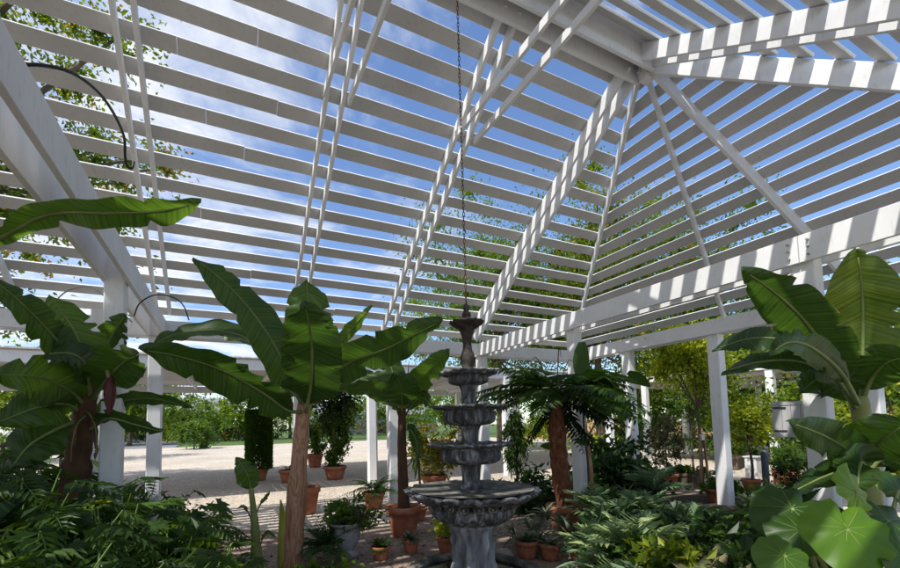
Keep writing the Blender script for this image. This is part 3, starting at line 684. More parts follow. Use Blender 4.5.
# the right-hand one
d0 = 3.6; bs = V(W(866, 520, d0)); bs.z = 0
br = thing('banana_plant', 'banana plant with broad upright leaves at the right edge, above the round leaved plant', 'banana plant', bs)
stem(br, [V((bs.x, bs.y, 0)), P(868, 500, d0), P(866, 460, d0), P(863, 425, d0), P(858, 396, d0)], 0.10, 0.055, M['petiole'], rough=0.08, rings=4)
for pts, w, r, t, kw in (([(860, 402, 3.6), (862, 372, 3.62), (863, 330, 3.6), (862, 290, 3.5), (857, 249, 3.4)], .60, .1, .85, {}),
                     ([(857, 402, 3.55), (838, 368, 3.35), (808, 325, 3.1), (778, 295, 2.95), (743, 270, 2.85)], .38, -.25, .22, {}),
                     ([(855, 405, 3.6), (838, 375, 3.6), (800, 345, 3.6), (755, 338, 3.65), (712, 350, 3.7)], .34, .75, .2, {}),
                     ([(855, 408, 3.55), (835, 378, 3.4), (800, 362, 3.3), (760, 362, 3.2), (722, 372, 3.1)], .22, .8, .15, {}),
                     ([(858, 404, 3.5), (840, 372, 3.2), (812, 348, 2.95), (790, 342, 2.8), (772, 352, 2.7)], .21, .5, .62, {}),
                     ([(862, 402, 3.6), (872, 378, 3.5), (888, 362, 3.35), (915, 356, 3.2)], .40, .3, .35, {}),
                     ([(857, 410, 3.6), (845, 388, 3.7), (822, 378, 3.75), (800, 392, 3.8)], .38, .2, .12, {}),
                     ([(866, 470, 3.5), (856, 456, 3.3), (828, 438, 3.05), (790, 422, 2.85)], .32, .35, .42, {}),
                     ([(866, 470, 3.5), (872, 452, 3.3), (888, 436, 3.1), (912, 420, 2.95)], .46, .1, .6, {}),
                     ([(866, 478, 3.5), (852, 470, 3.3), (826, 476, 3.1), (792, 492, 2.9)], .24, .6, .40, {}),
                     ([(867, 474, 3.45), (862, 462, 3.2), (859, 470, 2.95), (858, 488, 2.8)], .30, .05, .55, {}),
                     ([(867, 476, 3.5), (880, 460, 3.45), (895, 462, 3.4), (915, 472, 3.3)], .26, .5, .2, {})):
    blade(br, [P(*q) for q in pts], w, r, t, pet=0.15, **kw)

# sucker in the left bed
bs = G(257, 575); by = thing('banana_sucker', 'young banana shoot with a single upright pointed leaf left of the tall banana trunk', 'banana plant', bs); dd = (bs-CAM).dot(fwd)
stem(by, [V(bs), P(256, 545, dd), P(254, 515, dd), P(251, 488, dd)], 0.06, 0.022, M['petiole'], rough=0.1, rings=3)
blade(by, [P(251, 496, dd), P(250, 484, dd), P(246, 472, dd-.05), P(236, 457, dd-.1)], 0.24, 0.2, 0.45, pet=0.18, pet_r=0.01)
blade(by, [P(253, 520, dd), P(260, 505, dd), P(266, 497, dd), P(270, 491, dd)], 0.06, 0.8, 0.5, pet=0.3, pet_r=0.008)
blade(by, [P(254, 525, dd), P(248, 512, dd), P(243, 506, dd), P(237, 508, dd)], 0.05, 0.8, 0.5, pet=0.3, pet_r=0.008)
blade(by, [P(257, 560, dd), P(262, 540, dd), P(268, 532, dd), P(276, 538, dd)], 0.06, 0.8, 0.6, pet=0.3, pet_r=0.008)

# ------------------------------------------------------------------ big round leaves, lower right
def round_leaf(parent, c, nrm, up, r, tint, cup=0.12):
    nrm = V(nrm).normalized(); up = V(up); up = (up-nrm*up.dot(nrm)).normalized(); s = up.cross(nrm)
    mb = MB(); n = 44; ks = 7; vs = [V(c)]; al = [0.0]; ph = rnd.random()*6
    for k in range(1, ks+1):
        for j in range(n):
            a = 2*PI*j/n; t = k/ks
            notch = 1-0.42*math.exp(-((abs(a-PI))/0.17)**2)       # heart notch opposite the tip
            aw = a if a < PI else a-2*PI
            rr = r*t*(1.0+0.12*math.cos(a)+0.20*math.exp(-(aw/0.30)**2)+0.03*math.sin(9*a+ph)*t+.03*math.sin(5*a+ph*2))*notch
            h = -cup*r*t*t + 0.085*r*t**3*math.sin(9*a+ph) + 0.07*r*t*t*math.sin(3*a+ph)*t
            vs.append(V(c)+up*rr*math.cos(a)+s*rr*math.sin(a)+nrm*h); al.append(a*0.62)
    fs = [(0, 1+j, 1+(j+1) % n) for j in range(n)]
    fs += [(1+(k-1)*n+j, 1+k*n+j, 1+k*n+(j+1) % n, 1+(k-1)*n+(j+1) % n) for k in range(1, ks) for j in range(n)]
    mb.add(vs, fs, tint, al); lo = Vloc(parent); mb.shift(lo); lf = mb.build('leaf', M['taro'], parent, smooth=True)
    vb = MB()
    for k in range(9):
        a = 2*PI*k/9 + 0.12; e = V(c)+nrm*0.001
        q = [e + (up*math.cos(a)+s*math.sin(a))*r*t*(0.92 if abs(a-PI) > 0.4 else 0.5) - nrm*cup*r*t*t*0.9 for t in (0, 0.3, 0.6, 1)]
        vb.tube(q, [r*0.009, r*0.011, r*0.008, r*0.004], 5)
    vb.shift(lo); vb.build('veins', M['vein'], lf, smooth=True)
    pb = MB(); base = V((lo.x+rnd.gauss(0, .04), lo.y+rnd.gauss(0, .04), 0.0)); mid = V(c).lerp(base, 0.45) + V((0, 0, 0.12))
    pb.tube(crom([V(c), mid, base], 10), [0.010+0.0008*i for i in range(11)], 7); pb.shift(lo); pb.build('leaf_stalk', M['petiole'], lf, smooth=True)
bs = V(W(850, 600, 2.35)); bs.z = 0
tr_ = thing('round_leaf_plant', 'plant with huge glossy round leaves in the bottom right corner', 'taro plant', bs)
for px, py, d, r, tn, nr_, up_, cu in ((847, 529, 2.05, .178, .74, (-.25, .55, .8), (-.25, -1, .2), .16), (856, 493, 2.22, .125, .85, (.35, .35, .85), (.3, 1, 0), .14), (784, 556, 1.95, .115, .40, (-.2, .6, .7), (-.8, -.5, .3), .15),
                               (792, 508, 2.5, .19, .08, (-.3, .7, .6), (-.9, -.4, .2), .15), (905, 556, 2.0, .16, .3, (.2, .5, .8), (.5, -.9, .2), .15), (888, 520, 2.5, .17, .12, (.2, .7, .6), (.9, -.5, 0), .12),
                               (898, 490, 2.7, .13, .2, (.2, .5, .8), (.6, .6, .2), .1),
                               (800, 530, 2.35, .15, .15, (-.3, .8, .5), (-.7, -.6, .2), .15)):
    b3 = lambda v: rgt*v[0] + upv*v[1] - fwd*v[2]
    round_leaf(tr_, W(px, py, d), b3(nr_), b3(up_), r, tn, cu)
# ------------------------------------------------------------------ plants in pots
def potted(name, label, cat, c, r, h, fill, group=None, cols=None):
    t = thing(name, label, cat, c, group); pot(t, (0, 0, 0), r, h); fill(t, h); return t
def fol(t, mb, mat, name='foliage'): return mb.build(name, mat, t)
def small_rosette(mat, n, ln, wd, tb=0.5, tilt=(0.1, 1.2)):
    def f(t, h):
        mb = MB(); rosette(mb, (0, 0, h*0.9), n, ln, wd, tilt, 0.35, tb); fol(t, mb, mat)
    return f
def small_bush(mat, rad, n, size, tb=0.0, asp=0.55):
    def f(t, h):
        mb = MB(); clouds(mb, (0, 0, h+rad[2]*0.55), rad, n, size, 12, 0.35, asp, 0.5, tb=tb); fol(t, mb, mat)
        s = MB(); s.tube([(0, 0, h*0.85), (0.01, 0, h+rad[2]*0.6)], [0.012, 0.006], 6); s.build('stem', M['bark'], t)
    return f
potted('potted_plant', 'smallest row pot, a squat terracotta pot of pale rosettes right of the grey urn', 'potted plant', G(381, 559), .105, .15, small_rosette(M['green'], 40, .20, .045, .55))
potted('potted_plant', 'small terracotta pot with grey green leaves, in front of the big banana pot', 'potted plant', G(411, 552), .10, .155, small_rosette(M['pale'], 34, .19, .05, .4))
potted('potted_plant', 'small terracotta pot with a bright yellow green tuft, left of the fountain pedestal', 'potted plant', G(446, 552), .11, .18, small_bush(M['lime'], (.15, .15, .13), 260, .06, .05))
potted('potted_plant', 'terracotta pot with white edged leaves, first to the right of the fountain pedestal', 'potted plant', G(527, 557), .13, .19, small_rosette(M['pale'], 46, .22, .05, .55))
potted('potted_plant', 'terracotta pot of succulent rosettes, middle of the three pots right of the fountain', 'potted plant', G(550, 559), .115, .175, small_rosette(M['pale'], 46, .17, .055, .6))
potted('potted_plant', 'terracotta pot half hidden by blue green fern at the right end of the small row', 'potted plant', G(579, 561), .11, .17, small_rosette(M['blue'], 40, .22, .05, .5))
# urn
M['urnstone'] = surf('grey_cast_stone', [(0.3, (0.22, 0.22, 0.23)), (0.7, (0.40, 0.40, 0.40))], 12, 0.85, bstr=0.5)
uc = G(347, 556); ut = thing('stone_urn', 'grey cast stone urn overflowing with green herbs, left of the small pots', 'urn', uc)
um = MB(); R_ = .215
um.lathe([(0, 0), (.13, 0), (.135, .02), (.13, .05), (.09, .07), (.085, .09), (.12, .13), (.145, .18), (.158, .26), (.165, .33), (.185, .36), (.21, .375), (.215, .395), (.20, .40), (.17, .395), (.16, .35)], 36, (0, 0, 0), lambda i, a, r, z: (r*(1+.05*(abs(math.sin(8*a))-.6)), z) if 5 <= i <= 7 else (r, z))
um.build('urn_body', M['urnstone'], ut, smooth=True)
sb = MB(); sb.lathe([(0, .37), (.1, .372), (.168, .36)], 20); sb.build('soil', M['soil'], ut)
mb = MB(); clouds(mb, (0, 0, .50), (.34, .34, .17), 1500, .055, 22, .3, .6, .4, tb=.05); fol(ut, mb, M['green'])
mb = MB(); clouds(mb, (.12, -.05, .46), (.28, .2, .16), 380, .05, 12, .3, .6, .4, droop=.5, tb=-.2); fol(ut, mb, M['brownleaf'], 'trailing_foliage')
# pot behind the tall banana trunk
potted('potted_plant', 'empty looking terracotta pot behind the foot of the tall banana trunk', 'potted plant', G(306, 513), .24, .46, lambda t, h: None)
# potted fern bush and dracaena between urn and potted banana
potted('potted_fern', 'dark arching fern in a pot behind the grey urn', 'potted fern', G(374, 508), .2, .3, lambda t, h: fol(t, (lambda m: (fronds(m, (0, 0, h), 34, .62, .11, 14, (.25, 1.2), .9, .3), m)[1])(MB()), M['fern']))
def drac(t, h):
    s = MB(); s.tube([(0, 0, h*.8), (.03, 0, .55), (.02, .02, .95)], [.025, .02, .015], 7); s.build('stem', M['bark'], t)
    mb = MB(); rosette(mb, (.02, .02, .95), 26, .42, .05, (-.2, 1.3), .7, .35); fol(t, mb, M['green'])
potted('potted_dracaena', 'thin stemmed dracaena with narrow arching leaves right of the potted banana', 'potted plant', G(419, 520), .13, .2, drac)
# tree fern in its pot
tc_ = G(567, 531); td = (tc_-CAM).dot(fwd)
tf = thing('tree_fern', 'tree fern with a shaggy red brown trunk in a terracotta pot, beside the white post', 'tree fern', tc_)
pot(tf, (0, 0, 0), .26, .36)
top = P(556, 395, td-.1)
stem(tf, [P(566, 514, td), P(560, 470, td-.05), P(557, 430, td-.1), top], .125, .095, M['ferntrunk'], name='trunk', rough=.25)
mb = MB(); fronds(mb, top-tc_+V((0, 0, .05)), 34, 1.15, .26, 24, (-.05, .85), .85, .38, .24); fol(tf, mb, M['fern'], 'frond_crown')
mb = MB(); fronds(mb, top-tc_+V((0, 0, -.05)), 9, .8, .20, 16, (-.9, -.1), .5, .1, .26); fol(tf, mb, M['dark'], 'old_fronds')
mb = MB()
for k in range(3):
    a = k*2.1; mb.tube(crom([top-tc_, top-tc_+V((.12*math.cos(a), .12*math.sin(a), .25)), top-tc_+V((.25*math.cos(a), .25*math.sin(a), .48+.06*(k % 3))), top-tc_+V((.34*math.cos(a), .34*math.sin(a), .46))], 10), [.010-.0007*i for i in range(11)], 5)
mb.build('fiddlehead', M['darkstem'], tf)
# climber on the white post next to it
cl = thing('climbing_aroid', 'dark climbing plant with arrow shaped leaves clinging to the white post beside the tree fern', 'climbing plant', (5.137, 4.9, 0))
s = MB(); s.tube(crom([(0.02, .0, 0), (.03, -.02, .8), (-.02, -.02, 1.5), (.05, -.02, 2.2), (.06, -.02, 2.6)], 16), .018, 6); s.build('stem', M['darkstem'], cl)
lfm = MB()
for px, py, d, ln, a in ((582, 342, 6.45, .62, -1.6), (604, 385, 6.3, .5, -1.0), (618, 392, 6.3, .42, -1.3), (575, 382, 6.3, .4, -2.0), (560, 447, 6.2, .3, 3.0), (592, 372, 6.3, .45, -.6), (610, 372, 6.35, .5, -.3), (628, 372, 6.4, .4, -.5), (596, 400, 6.3, .38, -1.5), (575, 440, 6.3, .25, -.2)):
    b_ = W(px, py, d) - cl.location; dr = (rgt*math.cos(a)+upv*math.sin(a))
    n = (CAM-W(px, py, d)).normalized() + V((rnd.gauss(0, .3), rnd.gauss(0, .3), rnd.gauss(0, .3)))
    strap(lfm, [b_ + dr*ln*t - upv*.1*ln*t*t for t in (0, .2, .4, .6, .8, 1)], ln*.42, dr.cross(n), rnd.uniform(.15, .5), lambda t: max(.03, (math.sin(PI*min(1, (t+.12)/1.12)))**.8))
fol(cl, lfm, M['banana'], 'leaves')
# pale banana-like stem and fan behind
bs = V(W(588, 520, 6.9)); bs.z = 0
fp = thing('fan_plant', 'fan shaped plant with a pale reddish stem just right of the white post', 'traveller palm', bs)
stem(fp, [V(bs), P(589, 480, 6.9), P(586, 445, 6.9), P(583, 420, 6.9)], .08, .045, M['pseudostem'], rough=.1, rings=4)
for pts, w in (([(583, 425, 6.9), (586, 405, 6.8), (594, 385, 6.6), (606, 380, 6.5)], .3), ([(584, 425, 6.9), (588, 400, 7), (592, 380, 7.1), (588, 362, 7.2)], .26), ([(586, 440, 6.9), (598, 420, 6.8), (612, 410, 6.7), (626, 414, 6.6)], .22)):
    blade(fp, [P(*q) for q in pts], w, .5, .45, pet=.3)
# weeping green column behind the fountain
wc = V(W(517, 480, 7.6)); wc.z = 0
wp = thing('weeping_plant', 'drooping oblong mass of fine green foliage between the fountain and the tree fern', 'weeping plant', wc)
mb = MB(); clouds(mb, (0, 0, 1.15), (.20, .20, .62), 2600, .10, 26, .22, .22, .7, .1, 1.6, -.1); fol(wp, mb, M['green'])
s = MB(); s.tube([(0, 0, 0), (.02, 0, .9), (0, 0, 1.7)], [.03, .025, .012], 7); s.build('trunk', M['bark'], wp)

# ------------------------------------------------------------------ trees and shrubs in tubs
def standard(name, label, cat, c, h0, crown, n, size, mat, r=0.03, tub=None, clumps=24, tb=0, h1=None):
    t = thing(name, label, cat, c); s = MB()
    if tub: pot(t, (0, 0, 0), *tub)
    ztop = h0+crown[2]*1.0
    cs_mb = MB(); cs = clouds(cs_mb, (0, 0, h0+crown[2]), crown, n, size, clumps, .34, .6, .4, .5, .1, tb)
    s.tube(crom([(0, 0, .02), (rnd.gauss(0, .02), rnd.gauss(0, .02), h0*.5), (0, 0, h0), (0, 0, ztop)], 12), [r*(1.15-.055*i) for i in range(13)], 8)
    for q in cs[::2]: s.tube(crom([(0, 0, h0*0.97), q*.5+V((0, 0, h0*.5)), q], 6), [r*.5-.05*r*i for i in range(7)], 5)
    s.build('trunk', M['bark'], t, smooth=True); cs_mb.build('crown', mat, t); return t
t1 = standard('standard_tree', 'slim standard tree with a yellow green crown and wooden stakes, left of the leaning post', 'tree', G(703, 491), 1.75, (.84, .84, 1.0), 7500, .085, M['lime'], .03, tb=-.02)
for dx in (-.12, .14):
    s = MB(); s.beam((dx, -.05, 0), (dx*.55, -.04, 1.15), .035, .035); s.build('stake', M['stakewood'], t1)
s = MB(); s.box((0, -.05, 1.12), (.09, .05, .12)); s.build('plant_tag', M['white'], t1)
standard('standard_tree', 'small round headed tree with yellowish leaves right of the leaning white post', 'tree', G(752, 491), 1.02, (.60, .60, .52), 4000, .075, M['lime'], .028, (.17, .24), tb=-.02)
t3 = standard('standard_tree', 'slim young tree behind the first, its thin trunk left of the wooden stakes', 'tree', G(694, 478), 1.4, (.6, .6, .8), 1700, .10, M['green'], .025)
lab_ = lambda s_: s_ if 'clipped green column' in s_ else ''
def cone_shrub(name, label, c, r, h, pr, ph, mat, n, size, tb=0):
    t = thing(name, label, 'potted shrub', c); pot(t, (0, 0, 0), pr, ph)
    mb = MB()
    if 'column' in lab_(label):
        for i in range(n):
            a = rnd.random()*2*PI; rr = r*(1-.18*rnd.random()**2)*(1+.05*math.sin(3*a)); z = ph+h*rnd.random()**.9*1.04
            if rnd.random() < .12: rr *= rnd.random(); z = ph+h*1.02
            leaf(mb, V((rr*math.cos(a), rr*math.sin(a), z)), V((math.cos(a), math.sin(a), .4))+rv()*.8, rv()+V((0, 0, .6)), size*rnd.uniform(.7, 1.3), size*.55, min(1, max(0, .4+tb+rnd.gauss(0, .22))), .15, .1)
    else: clouds(mb, (0, 0, ph+h*.5), (r, r, h*.55), n, size, 30, .26, .55, .6, tb=tb)
    fol(t, mb, mat)
    s = MB(); s.tube([(0, 0, ph*.8), (0, 0, ph+h*.7)], [.025, .01], 7); s.build('stem', M['bark'], t); return t
cone_shrub('potted_shrub', 'upright variegated shrub in a terracotta pot in front of the paired far posts', G(668, 489), .32, 1.15, .22, .34, M['brownleaf'], 1900, .075)
cone_shrub('potted_shrub', 'tall clipped green column in a square looking pot by the slim far post', G(259, 480), .33, 1.62, .26, .34, M['green'], 17000, .075, -.12)
cone_shrub('potted_shrub', 'tall leafy shrub in a wide terracotta pot, right of the clipped column', G(335, 479), .40, 1.55, .32, .38, M['green'], 3200, .10)
cone_shrub('potted_shrub', 'small round shrub in a terracotta pot left of the tall leafy one', G(315, 467), .42, 1.0, .30, .50, M['green'], 1300, .12)
potted('potted_plant', 'low terracotta tub with a few sprigs right of the clipped column', 'potted plant', G(289, 482), .27, .34, small_rosette(M['green'], 14, .4, .05, .5))
standard('standard_tree', 'dark round headed ficus behind the tall banana trunk', 'tree', V((2.9, 12.2, 0)), 1.35, (.75, .75, .75), 3000, .10, M['dark'], .05, clumps=26)
cone_shrub('potted_shrub', 'yellow and red croton bush behind the left side of the fountain', V(W(434, 470, 9.6)).xy.to_3d(), .62, 1.05, .3, .35, M['croton'], 2600, .11)
potted('potted_plant', 'small red pot far off in the sunlit court seen left of the fountain', 'potted plant', G(420, 456), .33, .6, small_bush(M['green'], (.4, .4, .35), 160, .14))

# ------------------------------------------------------------------ bed plants
def cover(name, label, cat, group, spots, maker):
    for i, (px, py, d, *rest) in enumerate(spots):
        p = V(W(px, py, d)); top_z = p.z; p.z = 0
        t = thing(name, label, cat, p, group); maker(t, top_z, *rest)
def philo(t, h, n=9, size=.24, tb=.35):
    mb = MB(); sm_ = MB(); h = max(.22, h); kind = rnd.random(); tb += rnd.gauss(0, .12)
    for i in range(int(n*2.6)):
        a = rnd.random()*2*PI; rr = rnd.uniform(.05, .55)*min(1, h*1.3); hh = h*rnd.uniform(.55, 1.05)
        b_ = V((math.cos(a)*rr, math.sin(a)*rr, hh)); d_ = V((math.cos(a), math.sin(a), rnd.uniform(-.8, .15)))
        (lobed if kind < .45 else pinn)(mb, b_, d_, V((0, 0, 1))+rv()*.35, size*rnd.uniform(.9, 1.5)*(.55 if kind < .45 else 1), min(1, max(0, tb+rnd.gauss(0, .2))))
        sm_.tube(crom([(0, 0, 0), b_*.55+V((0, 0, .12)), b_], 6), .005, 5)
    so2 = sm_.build('stalks', M['vein'], t); fol(t, mb, M['green'])
def fernclump(t, h, n=24, ln=.55, tb=.4, mat='fern'):
    mb = MB(); fronds(mb, (0, 0, max(.05, h-.45)), n, ln, ln*.2, 15, (.1, 1.2), .9, tb, .24); fol(t, mb, M[mat])
def bluefern(t, h, n=22, ln=.5, tb=.45):
    tb += rnd.gauss(0, .12); ln *= rnd.uniform(.8, 1.25)
    mb = MB(); fronds(mb, (0, 0, max(.05, h-.40)), int(n*1.25), ln*.9, ln*.30, 7, (.35, 1.5), .6, tb+.12, .24, fwdlean=1.1); fol(t, mb, M['blue'])
def leafy(t, h, rad=.35, n=500, size=.10, mat='green', tb=0.0, asp=.5):
    mb = MB(); hz = max(.12, h*.5); clouds(mb, (0, 0, max(hz, h-hz)), (rad, rad, hz), n, size, 16, .3, asp, .4, .6, .2, tb); fol(t, mb, M[mat])
cover('philodendron', 'deep green philodendron with split leaves in the shady bed at the lower left', 'philodendron', 'philodendrons in the left bed',
      [(12, 482, 2.9, 12, .24, .15), (45, 500, 2.9, 11, .22, .25), (20, 528, 2.3, 10, .2, .2), (60, 540, 2.4, 10, .2, .3), (150, 505, 3.4, 11, .22, .2), (185, 520, 3.3, 10, .2, .25),
       (165, 545, 2.7, 10, .18, .3), (200, 555, 2.8, 9, .17, .35), (90, 560, 2.2, 9, .17, .25), (10, 560, 1.9, 10, .18, .15), (140, 485, 4.2, 10, .24, .2), (30, 455, 3.9, 10, .28, .1), (110, 480, 3.8, 9, .2, .3)], philo)
ph = thing('philodendron', 'brightest philodendron, its split leaves yellow green in front of the left post', 'philodendron', V((*V(W(112, 520, 2.75)).xy, 0)))
philo(ph, W(112, 512, 2.75).z, 18, .20, .62)
cover('fern', 'dark low fern filling the front of the left bed', 'fern', 'low ferns in the left bed', [(225, 560, 3.4, 20, .45, .2), (205, 535, 3.8, 22, .5, .2), (40, 575, 2.0, 16, .4, .2), (130, 575, 2.3, 16, .4, .25), (185, 575, 2.6, 16, .38, .25), (180, 498, 5.2, 20, .5, .15), (100, 500, 4.4, 18, .5, .2)], fernclump)
vt = thing('spotted_shrub', 'small plant with yellow speckled leaves in the left bed below the banana shoot', 'croton', V((*G(216, 572).xy, 0))); mb = MB(); rosette(mb, (0, 0, .02), 16, .36, .10, (.4, 1.3), .5, .85); fol(vt, mb, M['lime'])
t = thing('fern', 'feathery dark fern bushing out between the banana trunk and the urn', 'fern', G(326, 560)); mb = MB(); fronds(mb, (0, 0, .12), 40, .55, .10, 18, (.3, 1.45), .7, .35); fol(t, mb, M['fern'])
t = thing('ground_herb', 'bright green low herb at the bottom edge right of the banana trunk', 'herb', G(318, 590)); mb = MB(); clouds(mb, (0, 0, .12), (.30, .24, .13), 900, .06, 18, .3, .75, .4, tb=.2); fol(t, mb, M['green'])
cover('blue_fern', 'blue green fern with broad fingered fronds in the bed right of the fountain', 'fern', 'blue green ferns right of the fountain',
      [(612, 492, 4.6, 24, .6, .5), (640, 480, 4.8, 22, .6, .45), (600, 520, 4.0, 24, .55, .5), (632, 515, 3.8, 26, .55, .55), (610, 548, 3.4, 22, .45, .5), (640, 545, 3.2, 22, .42, .5), (668, 492, 4.8, 22, .55, .35),
       (665, 518, 4.1, 20, .5, .4), (590, 480, 5.2, 20, .5, .35), (620, 570, 3.0, 20, .4, .5), (652, 462, 6.0, 20, .6, .3), (592, 548, 3.8, 16, .38, .6), (690, 500, 5.0, 16, .5, .35)], bluefern)
cover('lime_calathea', 'yellow green leafy plant low in the bed below the blue green ferns', 'calathea', 'yellow green plants at the bottom right of centre',
      [(668, 545, 3.3, .26, 420, .10, 'lime', -.05), (690, 528, 3.7, .26, 360, .09, 'lime', -.15), (660, 570, 2.9, .24, 330, .09, 'lime', 0), (705, 515, 4.4, .28, 360, .09, 'green', .1)], leafy)
cover('striped_calathea', 'brown and cream striped leafy plant low at the bottom edge right of centre', 'calathea', 'brown striped plants at the bottom edge',
      [(702, 552, 3.1, 16), (722, 562, 2.8, 16), (735, 548, 3.2, 12), (700, 536, 3.6, 12)], lambda t, h, n: (lambda m: (rosette(m, (0, 0, .05), n*2, h+.12, .12, (.6, 1.4), .35, .6), fol(t, m, M['brownleaf'])))(MB()))
cover('fern', 'green feathery fern in the bed between the leaning post and the round leaves', 'fern', 'green ferns in the right bed',
      [(745, 500, 4.6, 26, .6, .5), (722, 510, 4.4, 24, .55, .5), (770, 510, 4.0, 24, .55, .35), (755, 530, 3.5, 24, .5, .3), (735, 530, 3.8, 20, .5, .35), (790, 490, 4.6, 24, .6, .35), (720, 490, 5.6, 22, .55, .5), (775, 540, 3.0, 20, .45, .2)], fernclump)
t = thing('leafy_shrub', 'upright leafy shrub with small light leaves left of the round leaves', 'shrub', V((*V(W(783, 520, 4.4)).xy, 0))); leafy(t, W(783, 486, 4.4).z, .36, 750, .11, 'green', .15, .4)
cover('dark_shrub', 'dark leafy shrub crowding the bed around the tree fern', 'shrub', 'dark shrubs around the tree fern',
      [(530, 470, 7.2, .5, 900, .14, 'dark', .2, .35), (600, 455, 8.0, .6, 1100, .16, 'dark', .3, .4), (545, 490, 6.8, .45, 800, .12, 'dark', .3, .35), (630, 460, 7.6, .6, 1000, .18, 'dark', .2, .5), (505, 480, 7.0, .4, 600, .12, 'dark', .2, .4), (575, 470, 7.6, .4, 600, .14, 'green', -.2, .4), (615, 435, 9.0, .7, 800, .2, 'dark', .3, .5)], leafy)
cover('pale_rosette', 'pale narrow leaved rosette plant standing above the small pots right of the fountain', 'rosette plant', 'pale rosettes right of the fountain',
      [(545, 500, 5.2), (530, 512, 5.0), (560, 508, 5.4), (515, 520, 5.1), (538, 525, 4.8), (572, 530, 5.0)], lambda t, h: (lambda m: (rosette(m, (0, 0, max(.05, h-.2)), 40, .34, .035, (-.1, 1.3), .5, .45), fol(t, m, M['pale'])))(MB()))
cover('dark_shrub', 'dark leafy shrub in the shade along the inside of the left posts', 'shrub', 'dark shrubs along the left posts',
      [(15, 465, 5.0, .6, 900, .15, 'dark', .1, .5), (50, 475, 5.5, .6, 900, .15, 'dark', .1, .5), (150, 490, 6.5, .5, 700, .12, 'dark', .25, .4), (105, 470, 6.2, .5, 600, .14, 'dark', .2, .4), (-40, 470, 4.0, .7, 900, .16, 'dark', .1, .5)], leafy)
cover('strap_plant', 'strap leaved plant with arching leaves among the ferns right of the white post', 'strap leaved plant', 'strap leaved plants behind the blue ferns',
      [(604, 470, 6.6), (625, 470, 6.2)], lambda t, h: (lambda m: (rosette(m, (0, 0, h-.45), 24, .7, .07, (.4, 1.4), .7, .5), fol(t, m, M['green'])))(MB()))
cover('broad_leaf_plant', 'dark broad leaved plant low among the foliage of the left bed', 'broad leaved plant', 'dark broad leaved plants in the left bed',
      [(20, 505, 2.7, .35, 160, .20, 'dark', .1, .55), (75, 520, 2.6, .3, 140, .17, 'dark', .2, .6), (130, 530, 2.9, .3, 150, .15, 'dark', .25, .55), (30, 550, 2.1, .28, 130, .15, 'dark', .15, .55), (190, 535, 3.1, .28, 150, .13, 'green', -.2, .55), (60, 490, 3.4, .4, 170, .22, 'dark', .1, .5), (170, 520, 3.7, .35, 160, .16, 'dark', .2, .5), (210, 570, 2.9, .25, 160, .10, 'green', -.1, .6)], leafy)
cover('broad_leaf_plant', 'dark broad leaved plant low among the blue green ferns right of the fountain', 'broad leaved plant', 'dark broad leaved plants in the right bed',
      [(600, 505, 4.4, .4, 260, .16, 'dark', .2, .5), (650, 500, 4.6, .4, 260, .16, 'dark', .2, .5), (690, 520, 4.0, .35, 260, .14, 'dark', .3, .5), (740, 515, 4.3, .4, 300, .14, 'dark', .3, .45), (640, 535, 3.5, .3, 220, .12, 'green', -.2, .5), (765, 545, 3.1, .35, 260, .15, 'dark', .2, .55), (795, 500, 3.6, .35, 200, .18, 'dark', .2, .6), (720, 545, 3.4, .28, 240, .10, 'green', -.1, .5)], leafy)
cover('herb', 'loose green herb with small leaves around the stalks of the round leaved plant', 'herb', 'herbs in front of the round leaves',
      [(760, 555, 2.5, .22, 420, .06, 'green', .05, .5), (800, 545, 2.7, .24, 420, .065, 'green', -.1, .5), (740, 570, 2.4, .2, 380, .05, 'lime', -.2, .5)], leafy)
cover('leafy_shrub', 'mid green shrub in the shade between the white posts at the right', 'shrub', 'shrubs in the shade at the right',
      [(645, 470, 9.5, .6, 800, .13, 'dark', .35, .5), (682, 475, 10.5, .6, 800, .13, 'green', -.1, .5), (722, 478, 8.2, .35, 500, .10, 'green', -.1, .5), (775, 495, 6.6, .4, 600, .10, 'green', -.1, .5), (800, 480, 7.4, .4, 600, .11, 'dark', .35, .5), (620, 450, 11, .8, 900, .16, 'green', -.2, .5)], leafy)
potted('potted_plant', 'terracotta pot with a low green bush beside the foot of the leaning white post', 'potted plant', G(716, 502), .16, .24, small_bush(M['green'], (.22, .22, .2), 300, .07))
potted('potted_plant', 'terracotta pot with a dark bush right of the bollard', 'potted plant', G(800, 497), .2, .3, small_bush(M['dark'], (.3, .3, .3), 420, .08))
# rocks by the fountain
M['rock'] = surf('pale_rock', [(0.3, (0.22, 0.20, 0.17)), (0.7, (0.48, 0.44, 0.38))], 6, 0.9, bstr=0.8, bdist=0.03)
def rock(px, py, r, lab):
    c = G(px, py); mb = MB(); ph1 = rnd.random()*6
    mb.lathe([(0.02, -r*.3), (r*.9, -r*.25), (r, 0), (r*.8, r*.4), (r*.4, r*.6), (0.01, r*.64)], 12, (0, 0, r*.2), lambda i, a, rr, z: (rr*(1+.22*math.sin(2*a+ph1)+.1*math.sin(5*a+i)), z))
    o = mb.build('rock', M['rock'], None, smooth=True); o.location = c; tag(o, lab, 'rock')
rock(438, 546, .07, 'pale rounded rock on the gravel between two small pots left of the fountain')
rock(504, 556, .10, 'pale flat rock on the gravel right of the fountain pedestal')
rock(393, 545, .05, 'smallest pale rock lying between the first two small pots')

